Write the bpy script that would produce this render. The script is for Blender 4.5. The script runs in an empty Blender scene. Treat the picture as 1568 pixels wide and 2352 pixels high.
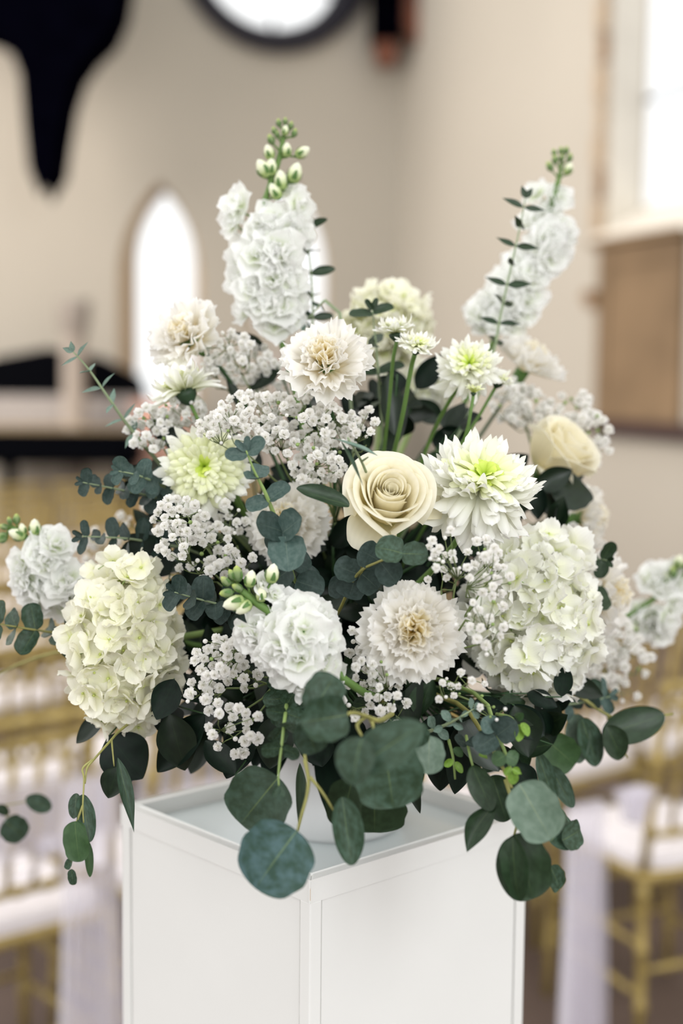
import bpy, math, random
from mathutils import Vector, Matrix, noise
R = random.Random(11)
PI = math.pi
scn = bpy.context.scene
COL = scn.collection

# ------------------------------------------------------------------ camera, light, exposure
FPX = 50/36*2352
cam_d = bpy.data.cameras.new('camera'); cam = bpy.data.objects.new('camera', cam_d); COL.objects.link(cam)
cam_d.sensor_fit = 'VERTICAL'; cam_d.sensor_height = 36; cam_d.sensor_width = 24; cam_d.lens = 50
cam_d.clip_start = 0.05; cam_d.clip_end = 200
CAMZ = 1.60
CM = Matrix.Translation((0, 0, CAMZ)) @ Matrix.Rotation(math.radians(90-5.5), 4, 'X') @ Matrix.Rotation(0.010, 4, 'Z')
cam.matrix_world = CM
cam_d.dof.use_dof = True; cam_d.dof.focus_distance = 1.19; cam_d.dof.aperture_fstop = 2.3
scn.camera = cam
world = bpy.data.worlds.new('overcast_sky'); scn.world = world; world.use_nodes = True
wb = world.node_tree.nodes['Background']; wb.inputs[0].default_value = (1.0, 0.992, 0.985, 1); wb.inputs[1].default_value = 0.98
def area(name, loc, target, sx, sy, power, col):
    l = bpy.data.lights.new(name, 'AREA'); l.shape = 'RECTANGLE'; l.size = sx; l.size_y = sy; l.energy = power; l.color = col
    o = bpy.data.objects.new(name, l); COL.objects.link(o); o.location = loc
    o.rotation_euler = (Vector(target)-Vector(loc)).to_track_quat('-Z', 'Y').to_euler(); return o
area('right_wall_fill_light', (-4.2, 7.8, 3.9), (1.5, 9.9, 3.2), 3, 3, 215, (1.0, 0.90, 0.82))  # added fill, no window modelled here; brightens and warms the right wall
area('left_fill_light', (-3.6, 0.2, 3.0), (0, 1.4, 1.35), 2.0, 2.0, 16, (1.0, 0.985, 0.96))  # added soft fill that lifts the left side of the flowers
area('porch_window_light', (2.2, -2.2, 3.3), (0, 1.4, 1.3), 1.6, 1.6, 44, (0.94, 0.975, 1.0))
scn.view_settings.view_transform = 'Standard'; scn.view_settings.look = 'None'
scn.view_settings.exposure = 0.50; scn.view_settings.gamma = 1.0; scn.view_settings.use_curve_mapping = False

def P(x, y, d): return CM @ Vector(((x-784)/FPX*d, -(y-1176)/FPX*d, -d))
def D(r, u, t):                      # direction given as right, up, towards the lens
    return (CM.to_3x3() @ Vector((r, u, t))).normalized()
def S(px, d): return px/FPX*d        # length of px pixels at depth d

# ------------------------------------------------------------------ materials
def lin(c):
    c = [v/255 for v in c]
    return tuple([v/12.92 if v <= .04045 else ((v+.055)/1.055)**2.4 for v in c]+[1])
class NT:
    def __init__(s, name):
        s.m = bpy.data.materials.new(name); s.m.use_nodes = True; s.t = s.m.node_tree; s.n = s.t.nodes
        s.b = s.n['Principled BSDF']; s.out = s.n['Material Output']
    def new(s, typ, **kw):
        k = s.n.new(typ)
        for a, v in kw.items(): setattr(k, a, v)
        return k
    def link(s, a, b): s.t.links.new(a, b)
    def math(s, op, a, b=None):
        k = s.new('ShaderNodeMath', operation=op)
        for i, v in enumerate((a, b)):
            if v is None: continue
            if isinstance(v, (int, float)): k.inputs[i].default_value = v
            else: s.link(v, k.inputs[i])
        return k.outputs[0]
    def mix(s, fac, a, b, bt='MIX'):
        k = s.new('ShaderNodeMix', data_type='RGBA', blend_type=bt)
        for sock, v in ((k.inputs[0], fac), (k.inputs[6], a), (k.inputs[7], b)):
            if isinstance(v, (int, float, tuple)): sock.default_value = v
            else: s.link(v, sock)
        return k.outputs[2]
    def ramp(s, fac, stops):
        k = s.new('ShaderNodeValToRGB'); s.link(fac, k.inputs[0]); e = k.color_ramp.elements
        while len(e) < len(stops): e.new(0.5)
        for i, (p, c) in enumerate(stops): e[i].position = p; e[i].color = c
        return k.outputs[0]
    def noise(s, scale, detail=3, coord='Object'):
        tc = s.new('ShaderNodeTexCoord'); k = s.new('ShaderNodeTexNoise'); k.inputs['Scale'].default_value = scale
        k.inputs['Detail'].default_value = detail; s.link(tc.outputs[coord], k.inputs['Vector']); return k.outputs[0]
    def bump(s, h, strength, dist=0.001):
        k = s.new('ShaderNodeBump'); k.inputs['Strength'].default_value = strength; k.inputs['Distance'].default_value = dist
        s.link(h, k.inputs['Height']); s.link(k.outputs[0], s.b.inputs['Normal'])
def plain(name, c, rough=.6, metal=0, var=.06, scale=20, spec=.4, bump=0):
    t = NT(name); n = t.noise(scale)
    c1 = lin(c); lo = tuple([max(0, v*(1-var*2)) for v in c1[:3]]+[1]); hi = tuple([min(1, v*(1+var)) for v in c1[:3]]+[1])
    t.link(t.ramp(n, [(.3, lo), (.7, hi)]), t.b.inputs['Base Color'])
    t.b.inputs['Roughness'].default_value = rough; t.b.inputs['Metallic'].default_value = metal
    t.b.inputs['Specular IOR Level'].default_value = spec
    if bump: t.bump(n, bump)
    return t.m
def petal_mat(name, stops, transl=.22, rnd=.05, rough=.55, blot=None):
    t = NT(name); uv = t.new('ShaderNodeTexCoord'); sp = t.new('ShaderNodeSeparateXYZ'); t.link(uv.outputs['UV'], sp.inputs[0])
    c = t.ramp(sp.outputs[1], [(p, lin(k)) for p, k in stops])
    oi = t.new('ShaderNodeObjectInfo')
    c = t.mix(t.math('MULTIPLY', oi.outputs['Random'], rnd*2), c, lin(blot or (214, 208, 170)))
    # faint lengthwise veins
    st = t.math('SINE', t.math('MULTIPLY', sp.outputs[0], 55.0))
    c = t.mix(t.math('MULTIPLY', t.math('ADD', st, 1.0), .018), c, lin((180, 178, 140)))
    t.link(c, t.b.inputs['Base Color']); t.b.inputs['Roughness'].default_value = rough; t.b.inputs['Specular IOR Level'].default_value = .2
    tr = t.new('ShaderNodeBsdfTranslucent'); t.link(c, tr.inputs[0]); mx = t.new('ShaderNodeMixShader'); mx.inputs[0].default_value = transl
    t.link(t.b.outputs[0], mx.inputs[1]); t.link(tr.outputs[0], mx.inputs[2]); t.link(mx.outputs[0], t.out.inputs[0])
    return t.m
def leaf_mat(name, c, c2, rib, rough=.5, spec=.35, veins=.35, scale=60, transl=.06):
    t = NT(name); tc = t.new('ShaderNodeTexCoord'); sp = t.new('ShaderNodeSeparateXYZ'); t.link(tc.outputs['UV'], sp.inputs[0])
    oi = t.new('ShaderNodeObjectInfo')
    va = t.new('ShaderNodeVectorMath', operation='ADD'); t.link(tc.outputs['UV'], va.inputs[0]); t.link(oi.outputs['Random'], va.inputs[1])
    nz = t.new('ShaderNodeTexNoise'); nz.inputs['Scale'].default_value = scale/9; nz.inputs['Detail'].default_value = 4; t.link(va.outputs[0], nz.inputs[0])
    col = t.ramp(nz.outputs[0], [(.38, lin(c)), (.66, lin(c2))])
    col = t.mix(t.math('MULTIPLY', oi.outputs['Random'], .30), col, lin(tuple(v*.62 for v in c)))
    au = t.math('ABSOLUTE', t.math('SUBTRACT', sp.outputs[0], .5))
    fr = t.math('FRACT', t.math('MULTIPLY', t.math('SUBTRACT', sp.outputs[1], t.math('MULTIPLY', au, .9)), 7.0))
    sv = t.math('MULTIPLY', t.math('LESS_THAN', fr, .045), veins*.22)
    col = t.mix(sv, col, lin(rib))
    mr = t.math('LESS_THAN', au, .012)
    col = t.mix(t.math('MULTIPLY', mr, t.math('SUBTRACT', .62, t.math('MULTIPLY', sp.outputs[1], .55))), col, lin(rib))
    t.link(col, t.b.inputs['Base Color']); t.b.inputs['Roughness'].default_value = rough; t.b.inputs['Specular IOR Level'].default_value = spec
    tr = t.new('ShaderNodeBsdfTranslucent'); t.link(col, tr.inputs[0]); mx = t.new('ShaderNodeMixShader'); mx.inputs[0].default_value = transl
    t.link(t.b.outputs[0], mx.inputs[1]); t.link(tr.outputs[0], mx.inputs[2]); t.link(mx.outputs[0], t.out.inputs[0])
    return t.m
M = {}
M['stock'] = petal_mat('stock_petal', [(0, (200, 226, 120)), (.12, (240, 246, 222)), (.5, (252, 253, 250)), (1, (255, 255, 254))], .45, .02, blot=(246, 243, 238))
M['carn'] = petal_mat('carnation_petal', [(0, (238, 226, 160)), (.35, (248, 236, 206)), (.65, (250, 247, 238)), (1, (255, 254, 252))], .48, .02, blot=(246, 234, 210))
M['carn_in'] = petal_mat('carnation_heart_petal', [(0, (246, 222, 140)), (.5, (253, 238, 180)), (.85, (253, 246, 222)), (1, (254, 252, 246))], .5, .04, blot=(254, 236, 176))
M['mum_out'] = petal_mat('mum_outer_petal', [(0, (226, 232, 170)), (.4, (243, 244, 222)), (1, (254, 254, 252))], .32, .02, blot=(238, 240, 212))
M['mum_mid'] = petal_mat('mum_middle_petal', [(0, (214, 228, 110)), (.5, (236, 242, 176)), (1, (246, 249, 222))], .25, .05)
M['mum_in'] = petal_mat('mum_heart_petal', [(0, (140, 180, 30)), (.5, (190, 215, 70)), (1, (222, 236, 120))], .2, .08, blot=(120, 170, 30))
M['rose'] = petal_mat('rose_petal', [(0, (240, 238, 180)), (.3, (254, 246, 212)), (.8, (254, 249, 228)), (1, (252, 249, 234))], .45, .04, blot=(250, 238, 200))
M['hyd'] = petal_mat('hydrangea_sepal', [(0, (232, 238, 168)), (.2, (249, 249, 224)), (.7, (253, 252, 240)), (1, (253, 251, 240))], .35, .09, blot=(246, 244, 206))
M['hyd2'] = petal_mat('hydrangea_pale_sepal', [(0, (232, 240, 176)), (.2, (249, 250, 230)), (.7, (253, 253, 247)), (1, (253, 253, 250))], .35, .07, blot=(246, 246, 214))
M['gyp'] = petal_mat('gypsophila_petal', [(0, (230, 232, 206)), (.4, (252, 251, 247)), (1, (255, 254, 253))], .45, .03, blot=(246, 240, 230))
M['stem'] = plain('green_stem', (96, 128, 62), .55, scale=60)
M['stem_dk'] = plain('dark_green_stem', (52, 82, 48), .5, scale=60)
M['stem_pale'] = plain('pale_green_stem', (140, 164, 96), .5, scale=60)
M['twig'] = plain('yellowish_twig', (150, 148, 84), .5, scale=60, var=.15)
M['euc_stem'] = plain('grey_green_stem', (142, 158, 122), .6, scale=60)
M['gyp_stem'] = plain('gypsophila_twig', (112, 128, 78), .6, scale=80)
M['calyx'] = plain('green_calyx', (86, 122, 60), .6, scale=120, var=.12)
M['calyx_dk'] = plain('dark_calyx', (38, 62, 38), .5, scale=120, var=.12)
M['bud'] = petal_mat('stock_bud', [(0, (120, 150, 90)), (.35, (170, 190, 120)), (.6, (236, 240, 205)), (1, (246, 248, 230))], .1, .03)
M['bud_g'] = petal_mat('closed_bud', [(0, (84, 112, 74)), (.6, (128, 150, 100)), (1, (200, 214, 110))], .1, .05)
M['bead'] = plain('floret_eye', (196, 208, 120), .5)
M['dollar'] = leaf_mat('silver_dollar_leaf', (46, 66, 46), (68, 92, 76), (112, 130, 76), .5, .3, .4)
M['dollar_lt'] = leaf_mat('pale_dollar_leaf', (91, 113, 95), (111, 131, 114), (139, 150, 114), .5, .35, .25)
M['dollar_dk'] = leaf_mat('dark_dollar_leaf', (34, 54, 32), (46, 68, 44), (84, 104, 60), .42, .35, .3)
M['dollar_bl'] = leaf_mat('bluish_dollar_leaf', (50, 78, 66), (82, 110, 112), (120, 140, 92), .55, .3, .4)
M['dollar_gr'] = leaf_mat('fresh_dollar_leaf', (51, 80, 44), (60, 90, 51), (100, 120, 72), .45, .35, .3)
M['blue'] = leaf_mat('baby_blue_leaf', (66, 88, 82), (88, 107, 101), (114, 129, 114), .6, .25, .1)
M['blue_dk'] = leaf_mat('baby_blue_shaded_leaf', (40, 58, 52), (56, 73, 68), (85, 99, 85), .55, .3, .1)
M['blue_lt'] = leaf_mat('frosty_leaf', (104, 129, 115), (129, 149, 137), (151, 165, 146), .6, .25, .1)
M['fill'] = leaf_mat('glossy_dark_leaf', (10, 26, 18), (16, 36, 24), (24, 42, 26), .5, .22, .2)  # dark green leaf, deepened further with the bouquet's inner shade
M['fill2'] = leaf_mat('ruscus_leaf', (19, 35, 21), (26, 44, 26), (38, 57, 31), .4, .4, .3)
M['tip'] = leaf_mat('young_shoot_leaf', (106, 142, 47), (129, 163, 66), (161, 180, 104), .45, .35, .1)

# ------------------------------------------------------------------ mesh builder
class MB:
    def __init__(s): s.v = []; s.f = []; s.uv = []; s.mi = []; s.mats = []
    def mat(s, m):
        if m not in s.mats: s.mats.append(m)
        return s.mats.index(m)
    def grid(s, fn, nu, nv, m, wrap=False):
        k = s.mat(m); b = len(s.v); cols = nu if wrap else nu+1
        for j in range(nv+1):
            for i in range(cols):
                u = i/nu; v = j/nv; s.v.append(Vector(fn(u, v))); s.uv.append((u, v))
        for j in range(nv):
            for i in range(nu):
                i2 = (i+1) % cols if wrap else i+1
                s.f.append((b+j*cols+i, b+j*cols+i2, b+(j+1)*cols+i2, b+(j+1)*cols+i)); s.mi.append(k)
        return s
    def tube(s, pts, rad, m, n=6):
        pts = [Vector(p) for p in pts]
        if isinstance(rad, (int, float)): rad = [rad]*len(pts)
        k = s.mat(m); b = len(s.v); N = len(pts)
        t0 = (pts[1]-pts[0]).normalized(); up = t0.orthogonal().normalized()
        for j, p in enumerate(pts):
            t = (pts[min(j+1, N-1)]-pts[max(j-1, 0)])
            t = t.normalized() if t.length > 1e-9 else t0
            up = (up-t*up.dot(t)); up = up.normalized() if up.length > 1e-6 else t.orthogonal().normalized()
            sd = t.cross(up)
            for i in range(n):
                a = 2*PI*i/n; s.v.append(p+(up*math.cos(a)+sd*math.sin(a))*rad[j]); s.uv.append((i/n, j/(N-1)))
        for j in range(N-1):
            for i in range(n):
                i2 = (i+1) % n; s.f.append((b+j*n+i, b+j*n+i2, b+(j+1)*n+i2, b+(j+1)*n+i)); s.mi.append(k)
        s.f.append(tuple(b+i for i in reversed(range(n)))); s.mi.append(k)
        s.f.append(tuple(b+(N-1)*n+i for i in range(n))); s.mi.append(k)
        return s
    def lathe(s, prof, m, n=24, tr=None):
        tr = tr or Matrix()
        def fn(u, v):
            j = v*(len(prof)-1); i = min(int(j), len(prof)-2); q = j-i
            r = prof[i][0]*(1-q)+prof[i+1][0]*q; z = prof[i][1]*(1-q)+prof[i+1][1]*q
            return tr @ Vector((r*math.cos(2*PI*u), r*math.sin(2*PI*u), z))
        return s.grid(fn, n, len(prof)-1, m, True)
    def box(s, x0, x1, y0, y1, z0, z1, m, bev=0, tr=None):
        import bmesh
        bm = bmesh.new(); bmesh.ops.create_cube(bm, size=1)
        for v in bm.verts: v.co = Vector(((x0+x1)/2+v.co.x*(x1-x0), (y0+y1)/2+v.co.y*(y1-y0), (z0+z1)/2+v.co.z*(z1-z0)))
        if bev: bmesh.ops.bevel(bm, geom=bm.edges[:], offset=bev, segments=2, profile=.5, affect='EDGES')
        k = s.mat(m); b = len(s.v)
        bm.verts.index_update()
        for v in bm.verts: s.v.append(tr @ v.co if tr else v.co.copy()); s.uv.append((v.co.x, v.co.z))
        for f in bm.faces: s.f.append(tuple(b+v.index for v in f.verts)); s.mi.append(k)
        bm.free(); return s
    def prism(s, poly, y0, y1, m, tr=None):     # polygon in x,z extruded along y
        k = s.mat(m); b = len(s.v); n = len(poly)
        for y in (y0, y1):
            for x, z in poly:
                p = Vector((x, y, z)); s.v.append(tr @ p if tr else p); s.uv.append((x, z))
        for i in range(n):
            j = (i+1) % n; s.f.append((b+i, b+j, b+n+j, b+n+i)); s.mi.append(k)
        s.f.append(tuple(b+i for i in range(n))); s.f.append(tuple(b+n+i for i in reversed(range(n)))); s.mi += [k, k]
        return s
    def add(s, o, tr):
        b = len(s.v); mp = [s.mat(m) for m in o.mats]
        s.v += [tr @ v for v in o.v]; s.uv += o.uv
        s.f += [tuple(b+i for i in f) for f in o.f]; s.mi += [mp[i] for i in o.mi]
        return s
    def mesh(s, name, smooth=True, flip=False):
        me = bpy.data.meshes.new(name); me.from_pydata([tuple(v) for v in s.v], [], s.f)
        for m in s.mats: me.materials.append(m)
        uvl = me.uv_layers.new(name='UVMap'); li = [0]*len(me.loops); me.loops.foreach_get('vertex_index', li)
        flat = []
        for i in li: flat += s.uv[i]
        uvl.data.foreach_set('uv', flat)
        me.polygons.foreach_set('material_index', s.mi); me.polygons.foreach_set('use_smooth', [smooth]*len(s.f))
        me.update(); return me
def put(name, me, parent=None, mtx=None):
    o = bpy.data.objects.new(name, me); COL.objects.link(o)
    if parent is not None: o.parent = parent
    if mtx is not None: o.matrix_basis = mtx
    return o
def tag(o, label, cat, group=None):
    o['label'] = label; o['category'] = cat
    if group: o['group'] = group
    return o
def thing(name, mtx, label, cat, group=None):
    o = bpy.data.objects.new(name, None); o.empty_display_size = .02; COL.objects.link(o); o.matrix_basis = mtx
    return tag(o, label, cat, group)
def struct(name, mb, smooth=False):
    o = put(name, mb.mesh(name, smooth)); o['kind'] = 'structure'; return o
def frame(loc, z, spin=0, s=1.0, x=None):    # matrix with local z along the given axis
    z = Vector(z).normalized()
    xx = (Vector(x) if x is not None else Vector((0, 0, 1)) if abs(z.z) < .95 else Vector((1, 0, 0)))
    xx = (xx-z*xx.dot(z)).normalized(); yy = z.cross(xx)
    m = Matrix((xx, yy, z)).transposed().to_4x4()
    return Matrix.Translation(loc) @ m @ Matrix.Rotation(spin, 4, 'Z') @ Matrix.Scale(s, 4)
def bez(a, b, c, d, n=9):
    out = []
    for i in range(n):
        t = i/(n-1); out.append(a*(1-t)**3+b*3*t*(1-t)**2+c*3*t*t*(1-t)+d*t**3)
    return out
def smooth_path(pts, n=4):            # Catmull-Rom
    pts = [Vector(p) for p in pts]; out = []
    q = [pts[0]*2-pts[1]]+pts+[pts[-1]*2-pts[-2]]
    for i in range(1, len(q)-2):
        for k in range(n):
            t = k/n; p0, p1, p2, p3 = q[i-1:i+3]
            out.append(.5*((2*p1)+(-p0+p2)*t+(2*p0-5*p1+4*p2-p3)*t*t+(-p0+3*p1-3*p2+p3)*t**3))
    out.append(pts[-1]); return out

# ------------------------------------------------------------------ the church: floor, walls, windows
wall_m = plain('lime_plaster', (186, 180, 168), .85, var=.02, scale=.7, spec=.1)
sill_m = plain('pale_stone', (226, 220, 208), .8, var=.03, scale=3, spec=.15)
brown_stone = plain('brown_stone', (150, 122, 94), .85, var=.12, scale=5, spec=.1)
floor_m = plain('worn_floorboards', (104, 88, 80), .6, var=.15, scale=2.5, spec=.3)
dark_wood = plain('black_stained_oak', (2, 2, 6), .9, var=.2, scale=6, spec=.0)
red_wood = plain('reddish_oak', (112, 62, 38), .5, var=.25, scale=6, spec=.3)
panel_wood = plain('brown_oak', (134, 112, 86), .6, var=.14, scale=1.6, spec=.2)
iron = plain('dark_iron', (34, 32, 42), .7, var=.1)
gl = NT('window_glass'); tb = gl.new('ShaderNodeBsdfTransparent'); tb.inputs[0].default_value = (.97, .99, 1, 1); gg = gl.new('ShaderNodeBsdfGlossy'); gg.inputs['Roughness'].default_value = .1
mx = gl.new('ShaderNodeMixShader'); mx.inputs[0].default_value = .04; gl.link(tb.outputs[0], mx.inputs[1]); gl.link(gg.outputs[0], mx.inputs[2]); gl.link(mx.outputs[0], gl.out.inputs[0])
GLASS = gl.m

mb = MB(); mb.box(-9, 9, -4, 16, -.1, 0, floor_m); struct('floor', mb)
CORN = Vector((.48, 13.0, 0))
UE = Vector((-.94, -.342, 0)).normalized()      # along the end wall, towards the left
UR = Vector((.342, -.94, 0)).normalized()       # along the right wall, towards us
def wall_frame(u):                               # x along wall, y out of the room, z up
    n = Vector((-u.y, u.x, 0)); 
    if n.y < 0 and u is UE: n = -n
    if u is UR and n.x < 0: n = -n
    m = Matrix((u, n, Vector((0, 0, 1)))).transposed().to_4x4(); return Matrix.Translation(CORN) @ m
ME, MR = wall_frame(UE), wall_frame(UR)
def wall_with_holes(name, W, x0, x1, z1, holes):
    from mathutils.geometry import tessellate_polygon
    rings = [[Vector((x0, 0, 0)), Vector((x1, 0, 0)), Vector((x1, 0, z1)), Vector((x0, 0, z1))]]+[[Vector((p[0], 0, p[1])) for p in hh] for hh in holes]
    tris = tessellate_polygon([[Vector((p.x, p.z, 0)) for p in rg] for rg in rings])
    mb = MB(); k = mb.mat(wall_m)
    for rg in rings:
        for p in rg: mb.v.append(p.copy()); mb.uv.append((p.x, p.z))
    for t in tris: mb.f.append(tuple(t)); mb.mi.append(k)
    o = struct(name, mb); o.matrix_basis = W; return o
def lancet(cx, w, z0, z1, rise=1.5):             # pointed arch outline
    r = w*rise; hs = z1-math.sqrt(max(r*r-(r-w/2)**2, 0)); pts = [(cx-w/2, z0), (cx+w/2, z0)]
    amax = math.acos((r-w/2)/r)
    for i in range(9): a = amax*i/8; pts.append((cx+w/2-r+r*math.cos(a), hs+r*math.sin(a)))
    for i in range(7, -1, -1): a = amax*i/8; pts.append((cx-w/2+r-r*math.cos(a), hs+r*math.sin(a)))
    return pts
def circ(cx, cz, r, n=40): return [(cx+r*math.cos(2*PI*(i+.5)/n), cz+r*math.sin(2*PI*(i+.5)/n)) for i in range(n)]
def loops(mb, A, ya, B, yb, m):                  # reveal between two outlines
    k = mb.mat(m); b = len(mb.v); n = len(A)
    for o, y in ((A, ya), (B, yb)):
        for x, z in o: mb.v.append(Vector((x, y, z))); mb.uv.append((x, z))
    for i in range(n): j = (i+1) % n; mb.f.append((b+i, b+j, b+n+j, b+n+i)); mb.mi.append(k)
def pane_of(name, outl, y, parent, W=None):
    mb = MB(); k = mb.mat(GLASS); n = len(outl)
    for x, z in outl: mb.v.append(Vector((x, y, z))); mb.uv.append((x, z))
    mb.f.append(tuple(range(n))); mb.mi.append(k)
    return put(name, mb.mesh(name, False), parent)
def ray_wall(px, py, W, off=0.0):
    o = Vector((0, 0, CAMZ)); d = P(px, py, 1)-o; Wi = W.inverted(); a = Wi @ o; v = (Wi @ (o+d))-a
    t = (off-a.y)/v.y; return a+v*t
# end wall: two lancets and a round window
L1 = [ray_wall(x, y, ME, .22) for x, y in ((312, 700), (448, 700), (380, 925), (380, 440))]
w1 = (min(L1[0].x, L1[1].x), max(L1[0].x, L1[1].x), L1[2].z, L1[3].z)
L2 = [ray_wall(x, y, ME, .22) for x, y in ((588, 650), (745, 650), (668, 752), (668, 425))]
w2 = (min(L2[0].x, L2[1].x), max(L2[0].x, L2[1].x), L2[2].z, L2[3].z)
RC = ray_wall(628, -118, ME); RR = abs(ray_wall(628+221, -118, ME).x-RC.x)
SPL = .10
in1 = lancet((w1[0]+w1[1])/2+.0, w1[1]-w1[0], w1[2], w1[3], 1.6); in2 = lancet((w2[0]+w2[1])/2, w2[1]-w2[0], w2[2], w2[3], 1.6)
def grow(o, k, c): return [(c[0]+(x-c[0])*k[0], c[1]+(z-c[1])*k[1]) for x, z in o]
q1 = [ray_wall(x, y, ME) for x, y in ((272, 700), (462, 700), (380, 932), (372, 418))]; q2 = [ray_wall(x, y, ME) for x, y in ((568, 650), (752, 650), (668, 760), (664, 408))]
out1 = lancet((q1[0].x+q1[1].x)/2, abs(q1[0].x-q1[1].x), q1[2].z, q1[3].z, 1.6)
out2 = lancet((q2[0].x+q2[1].x)/2, abs(q2[0].x-q2[1].x), q2[2].z, q2[3].z, 1.6)
wall_with_holes('wall_end', ME, 0, 6.5, 9, [circ(RC.x, RC.z, RR*.985), out1, out2])
def win(name, outer, inner, depth, W, mullion=None, ring=None, reveal=None):
    mb = MB(); loops(mb, outer, 0, inner, depth, reveal or sill_m)
    o = struct(name, mb); o.matrix_basis = W
    pane_of('pane', inner, depth+.01, o)
    fr = MB(); n = len(inner); pts = [Vector((x, depth, z)) for x, z in inner]+[Vector((inner[0][0], depth, inner[0][1]))]
    fr.tube(pts, .014, iron if ring else sill_m, 5)
    for a, b in (mullion or []): fr.tube([Vector((a[0], depth, a[1])), Vector((b[0], depth, b[1]))], .016, iron, 5)
    put('window_frame', fr.mesh('window_frame'), o)
ochre = plain('ochre_stone_reveal', (186, 164, 136), .8, var=.06, scale=3, spec=.1)
win('window_1', out1, in1, .22, ME, reveal=ochre); win('window_2', out2, in2, .22, ME, reveal=ochre)
# round window: heavy dark ring standing proud of the wall
mb = MB(); ri = RR*.75
loops(mb, circ(RC.x, RC.z, RR), -.02, circ(RC.x, RC.z, RR), -.08, iron)
loops(mb, circ(RC.x, RC.z, RR), -.08, circ(RC.x, RC.z, RR*.84), -.10, iron); loops(mb, circ(RC.x, RC.z, RR*.84), -.10, circ(RC.x, RC.z, ri), .02, iron)
loops(mb, circ(RC.x, RC.z, ri), .02, circ(RC.x, RC.z, ri), .16, iron)
loops(mb, circ(RC.x, RC.z, RR), -.02, circ(RC.x, RC.z, ri), .16, iron)
o = struct('window_3', mb, True); o.matrix_basis = ME; pane_of('pane', circ(RC.x, RC.z, ri), .12, o)
fr = MB()
for k in range(3):
    a = PI/2+k*PI/3; d = Vector((math.cos(a), 0, math.sin(a)))*ri; c = Vector((RC.x-.03, .1, RC.z)); fr.tube([c-d, c+d], .02, iron, 6)
put('mullion', fr.mesh('mullion'), o)
# right wall with the tall window, quoins, oak panel under it
a0 = ray_wall(1482, 300, MR, .34); a1 = ray_wall(1392, 300, MR); sl = ray_wall(1479, 520, MR); sg_ = ray_wall(1479, 478, MR, .34)
g = lambda x0, x1, z0, z1: [(x0, z0), (x1, z0), (x1, z1), (x0, z1)]
inr = g(a0.x, a0.x+1.5, sg_.z, 7.5); outr = g(a1.x, a0.x+1.9, sl.z-.0, 7.7)
wall_with_holes('wall_right', MR, 0, 12, 9, [outr])
win('window_4', outr, inr, .34, MR, [((a0.x+.76, sl.z), (a0.x+.76, 7.5))]+[((a0.x, sl.z+k*.9), (a0.x+1.5, sl.z+k*.9)) for k in range(1, 6)])
mb = MB(); mb.box(a1.x-.06, a0.x+2.0, -.05, .34, sl.z-.08, sl.z-.002, sill_m, .01); o = struct('trim_1', mb); o.matrix_basis = MR
quo = thing('window_surround', MR @ Matrix.Translation((a1.x-.03, 0, sl.z)), 'brown stone surround up the left edge of the bright right window', 'stonework')
tan_stone = plain('tan_stone', (178, 158, 134), .85, var=.08, scale=5, spec=.1)
for k in range(22):
    w = .05 if k % 2 else .085
    mb = MB(); mb.box(-w, .03, -.035, .02, k*.22+.006, (k+1)*.22-.006, brown_stone if k % 4 == 1 else tan_stone, .006); put('stone', mb.mesh('stone', False), quo)
# oak panel
pl0 = ray_wall(1383, 700, MR).x; zt = sl.z-.10; zb = ray_wall(1480, 968, MR).z
pan = thing('wall_panel', MR @ Matrix.Translation((pl0, 0, zb)), 'large framed brown oak panel on the wall below the right window', 'panel')
PW = 1.0; H = zt-zb
def pb(name, *a, m=panel_wood): mb = MB(); mb.box(*a, m, .008); put(name, mb.mesh(name, False), pan)
pb('backboard', 0, PW, -.03, -.002, 0, H)
pb('stile', 0, .12, -.045, -.03, 0, H); pb('stile', PW-.1, PW, -.045, -.03, 0, H)
pb('rail', .12, PW-.1, -.045, -.03, 0, .16); pb('rail', .12, PW-.1, -.045, -.03, H-.14, H)
pb('cornice', -.03, PW+.03, -.11, -.002, H, H+.05)
pb('base_moulding', -.03, PW+1.5, -.12, -.002, -.09, 0, m=plain('dark_moulding', (66, 46, 44), .5))
mb = MB(); mb.prism([(-.02, 0), (.0, .0), (.0, .12), (-.09, .12), (-.11, .07), (-.06, .03)], -.10, -.002, brown_stone)
cb = put('wall_corbel', mb.mesh('wall_corbel', False)); cb.matrix_basis = MR @ Matrix.Translation((pl0, 0, ray_wall(1370, 710, MR).z)); tag(cb, 'small brown stone corbel at the left edge of the oak panel', 'corbel')
# roof timbers: dark pendant bracket at left, oak corbel post near the corner
def silhouette(name, pts, d, thick, m, label, cat):
    w = [P(x, y, d) for x, y in pts]; c = w[0].copy()
    mb = MB(); mb.prism([(p.x-c.x, p.z-c.z) for p in w], -thick/2, thick/2, m)
    o = put(name, mb.mesh(name, False), None, Matrix.Translation(c)); bv = o.modifiers.new('b', 'BEVEL'); bv.width = .03; bv.segments = 3
    return tag(o, label, cat)
silhouette('roof_bracket', [(108, 440), (90, 395), (82, 300), (76, 190), (52, 125), (0, 96), (-120, 60), (-200, -60), (-200, -300), (300, -300), (296, -20), (284, 45), (258, 100), (215, 140), (182, 185), (160, 250), (145, 330), (134, 400)], 10.6, .45, dark_wood, 'black carved roof bracket tapering to a pendant at upper left', 'bracket')
post = thing('wall_post', Matrix.Translation(P(900, 60, 12.3)), 'reddish brown oak roof post with dark foot by the room corner', 'beam')
Wd = post.matrix_basis.inverted()
def seg(name, pts, m, th, dy=0):
    w = [Wd @ P(x, y, 12.3) for x, y in pts]; mb = MB(); mb.prism([(p.x, p.z) for p in w], dy-th/2, dy+th/2, m); put(name, mb.mesh(name, False), post)
seg('post', [(848, 100), (925, 96), (930, -300), (848, -300)], dark_wood, .26); seg('foot', [(868, 152), (905, 152), (918, 98), (856, 98)], red_wood, .2)
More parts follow.
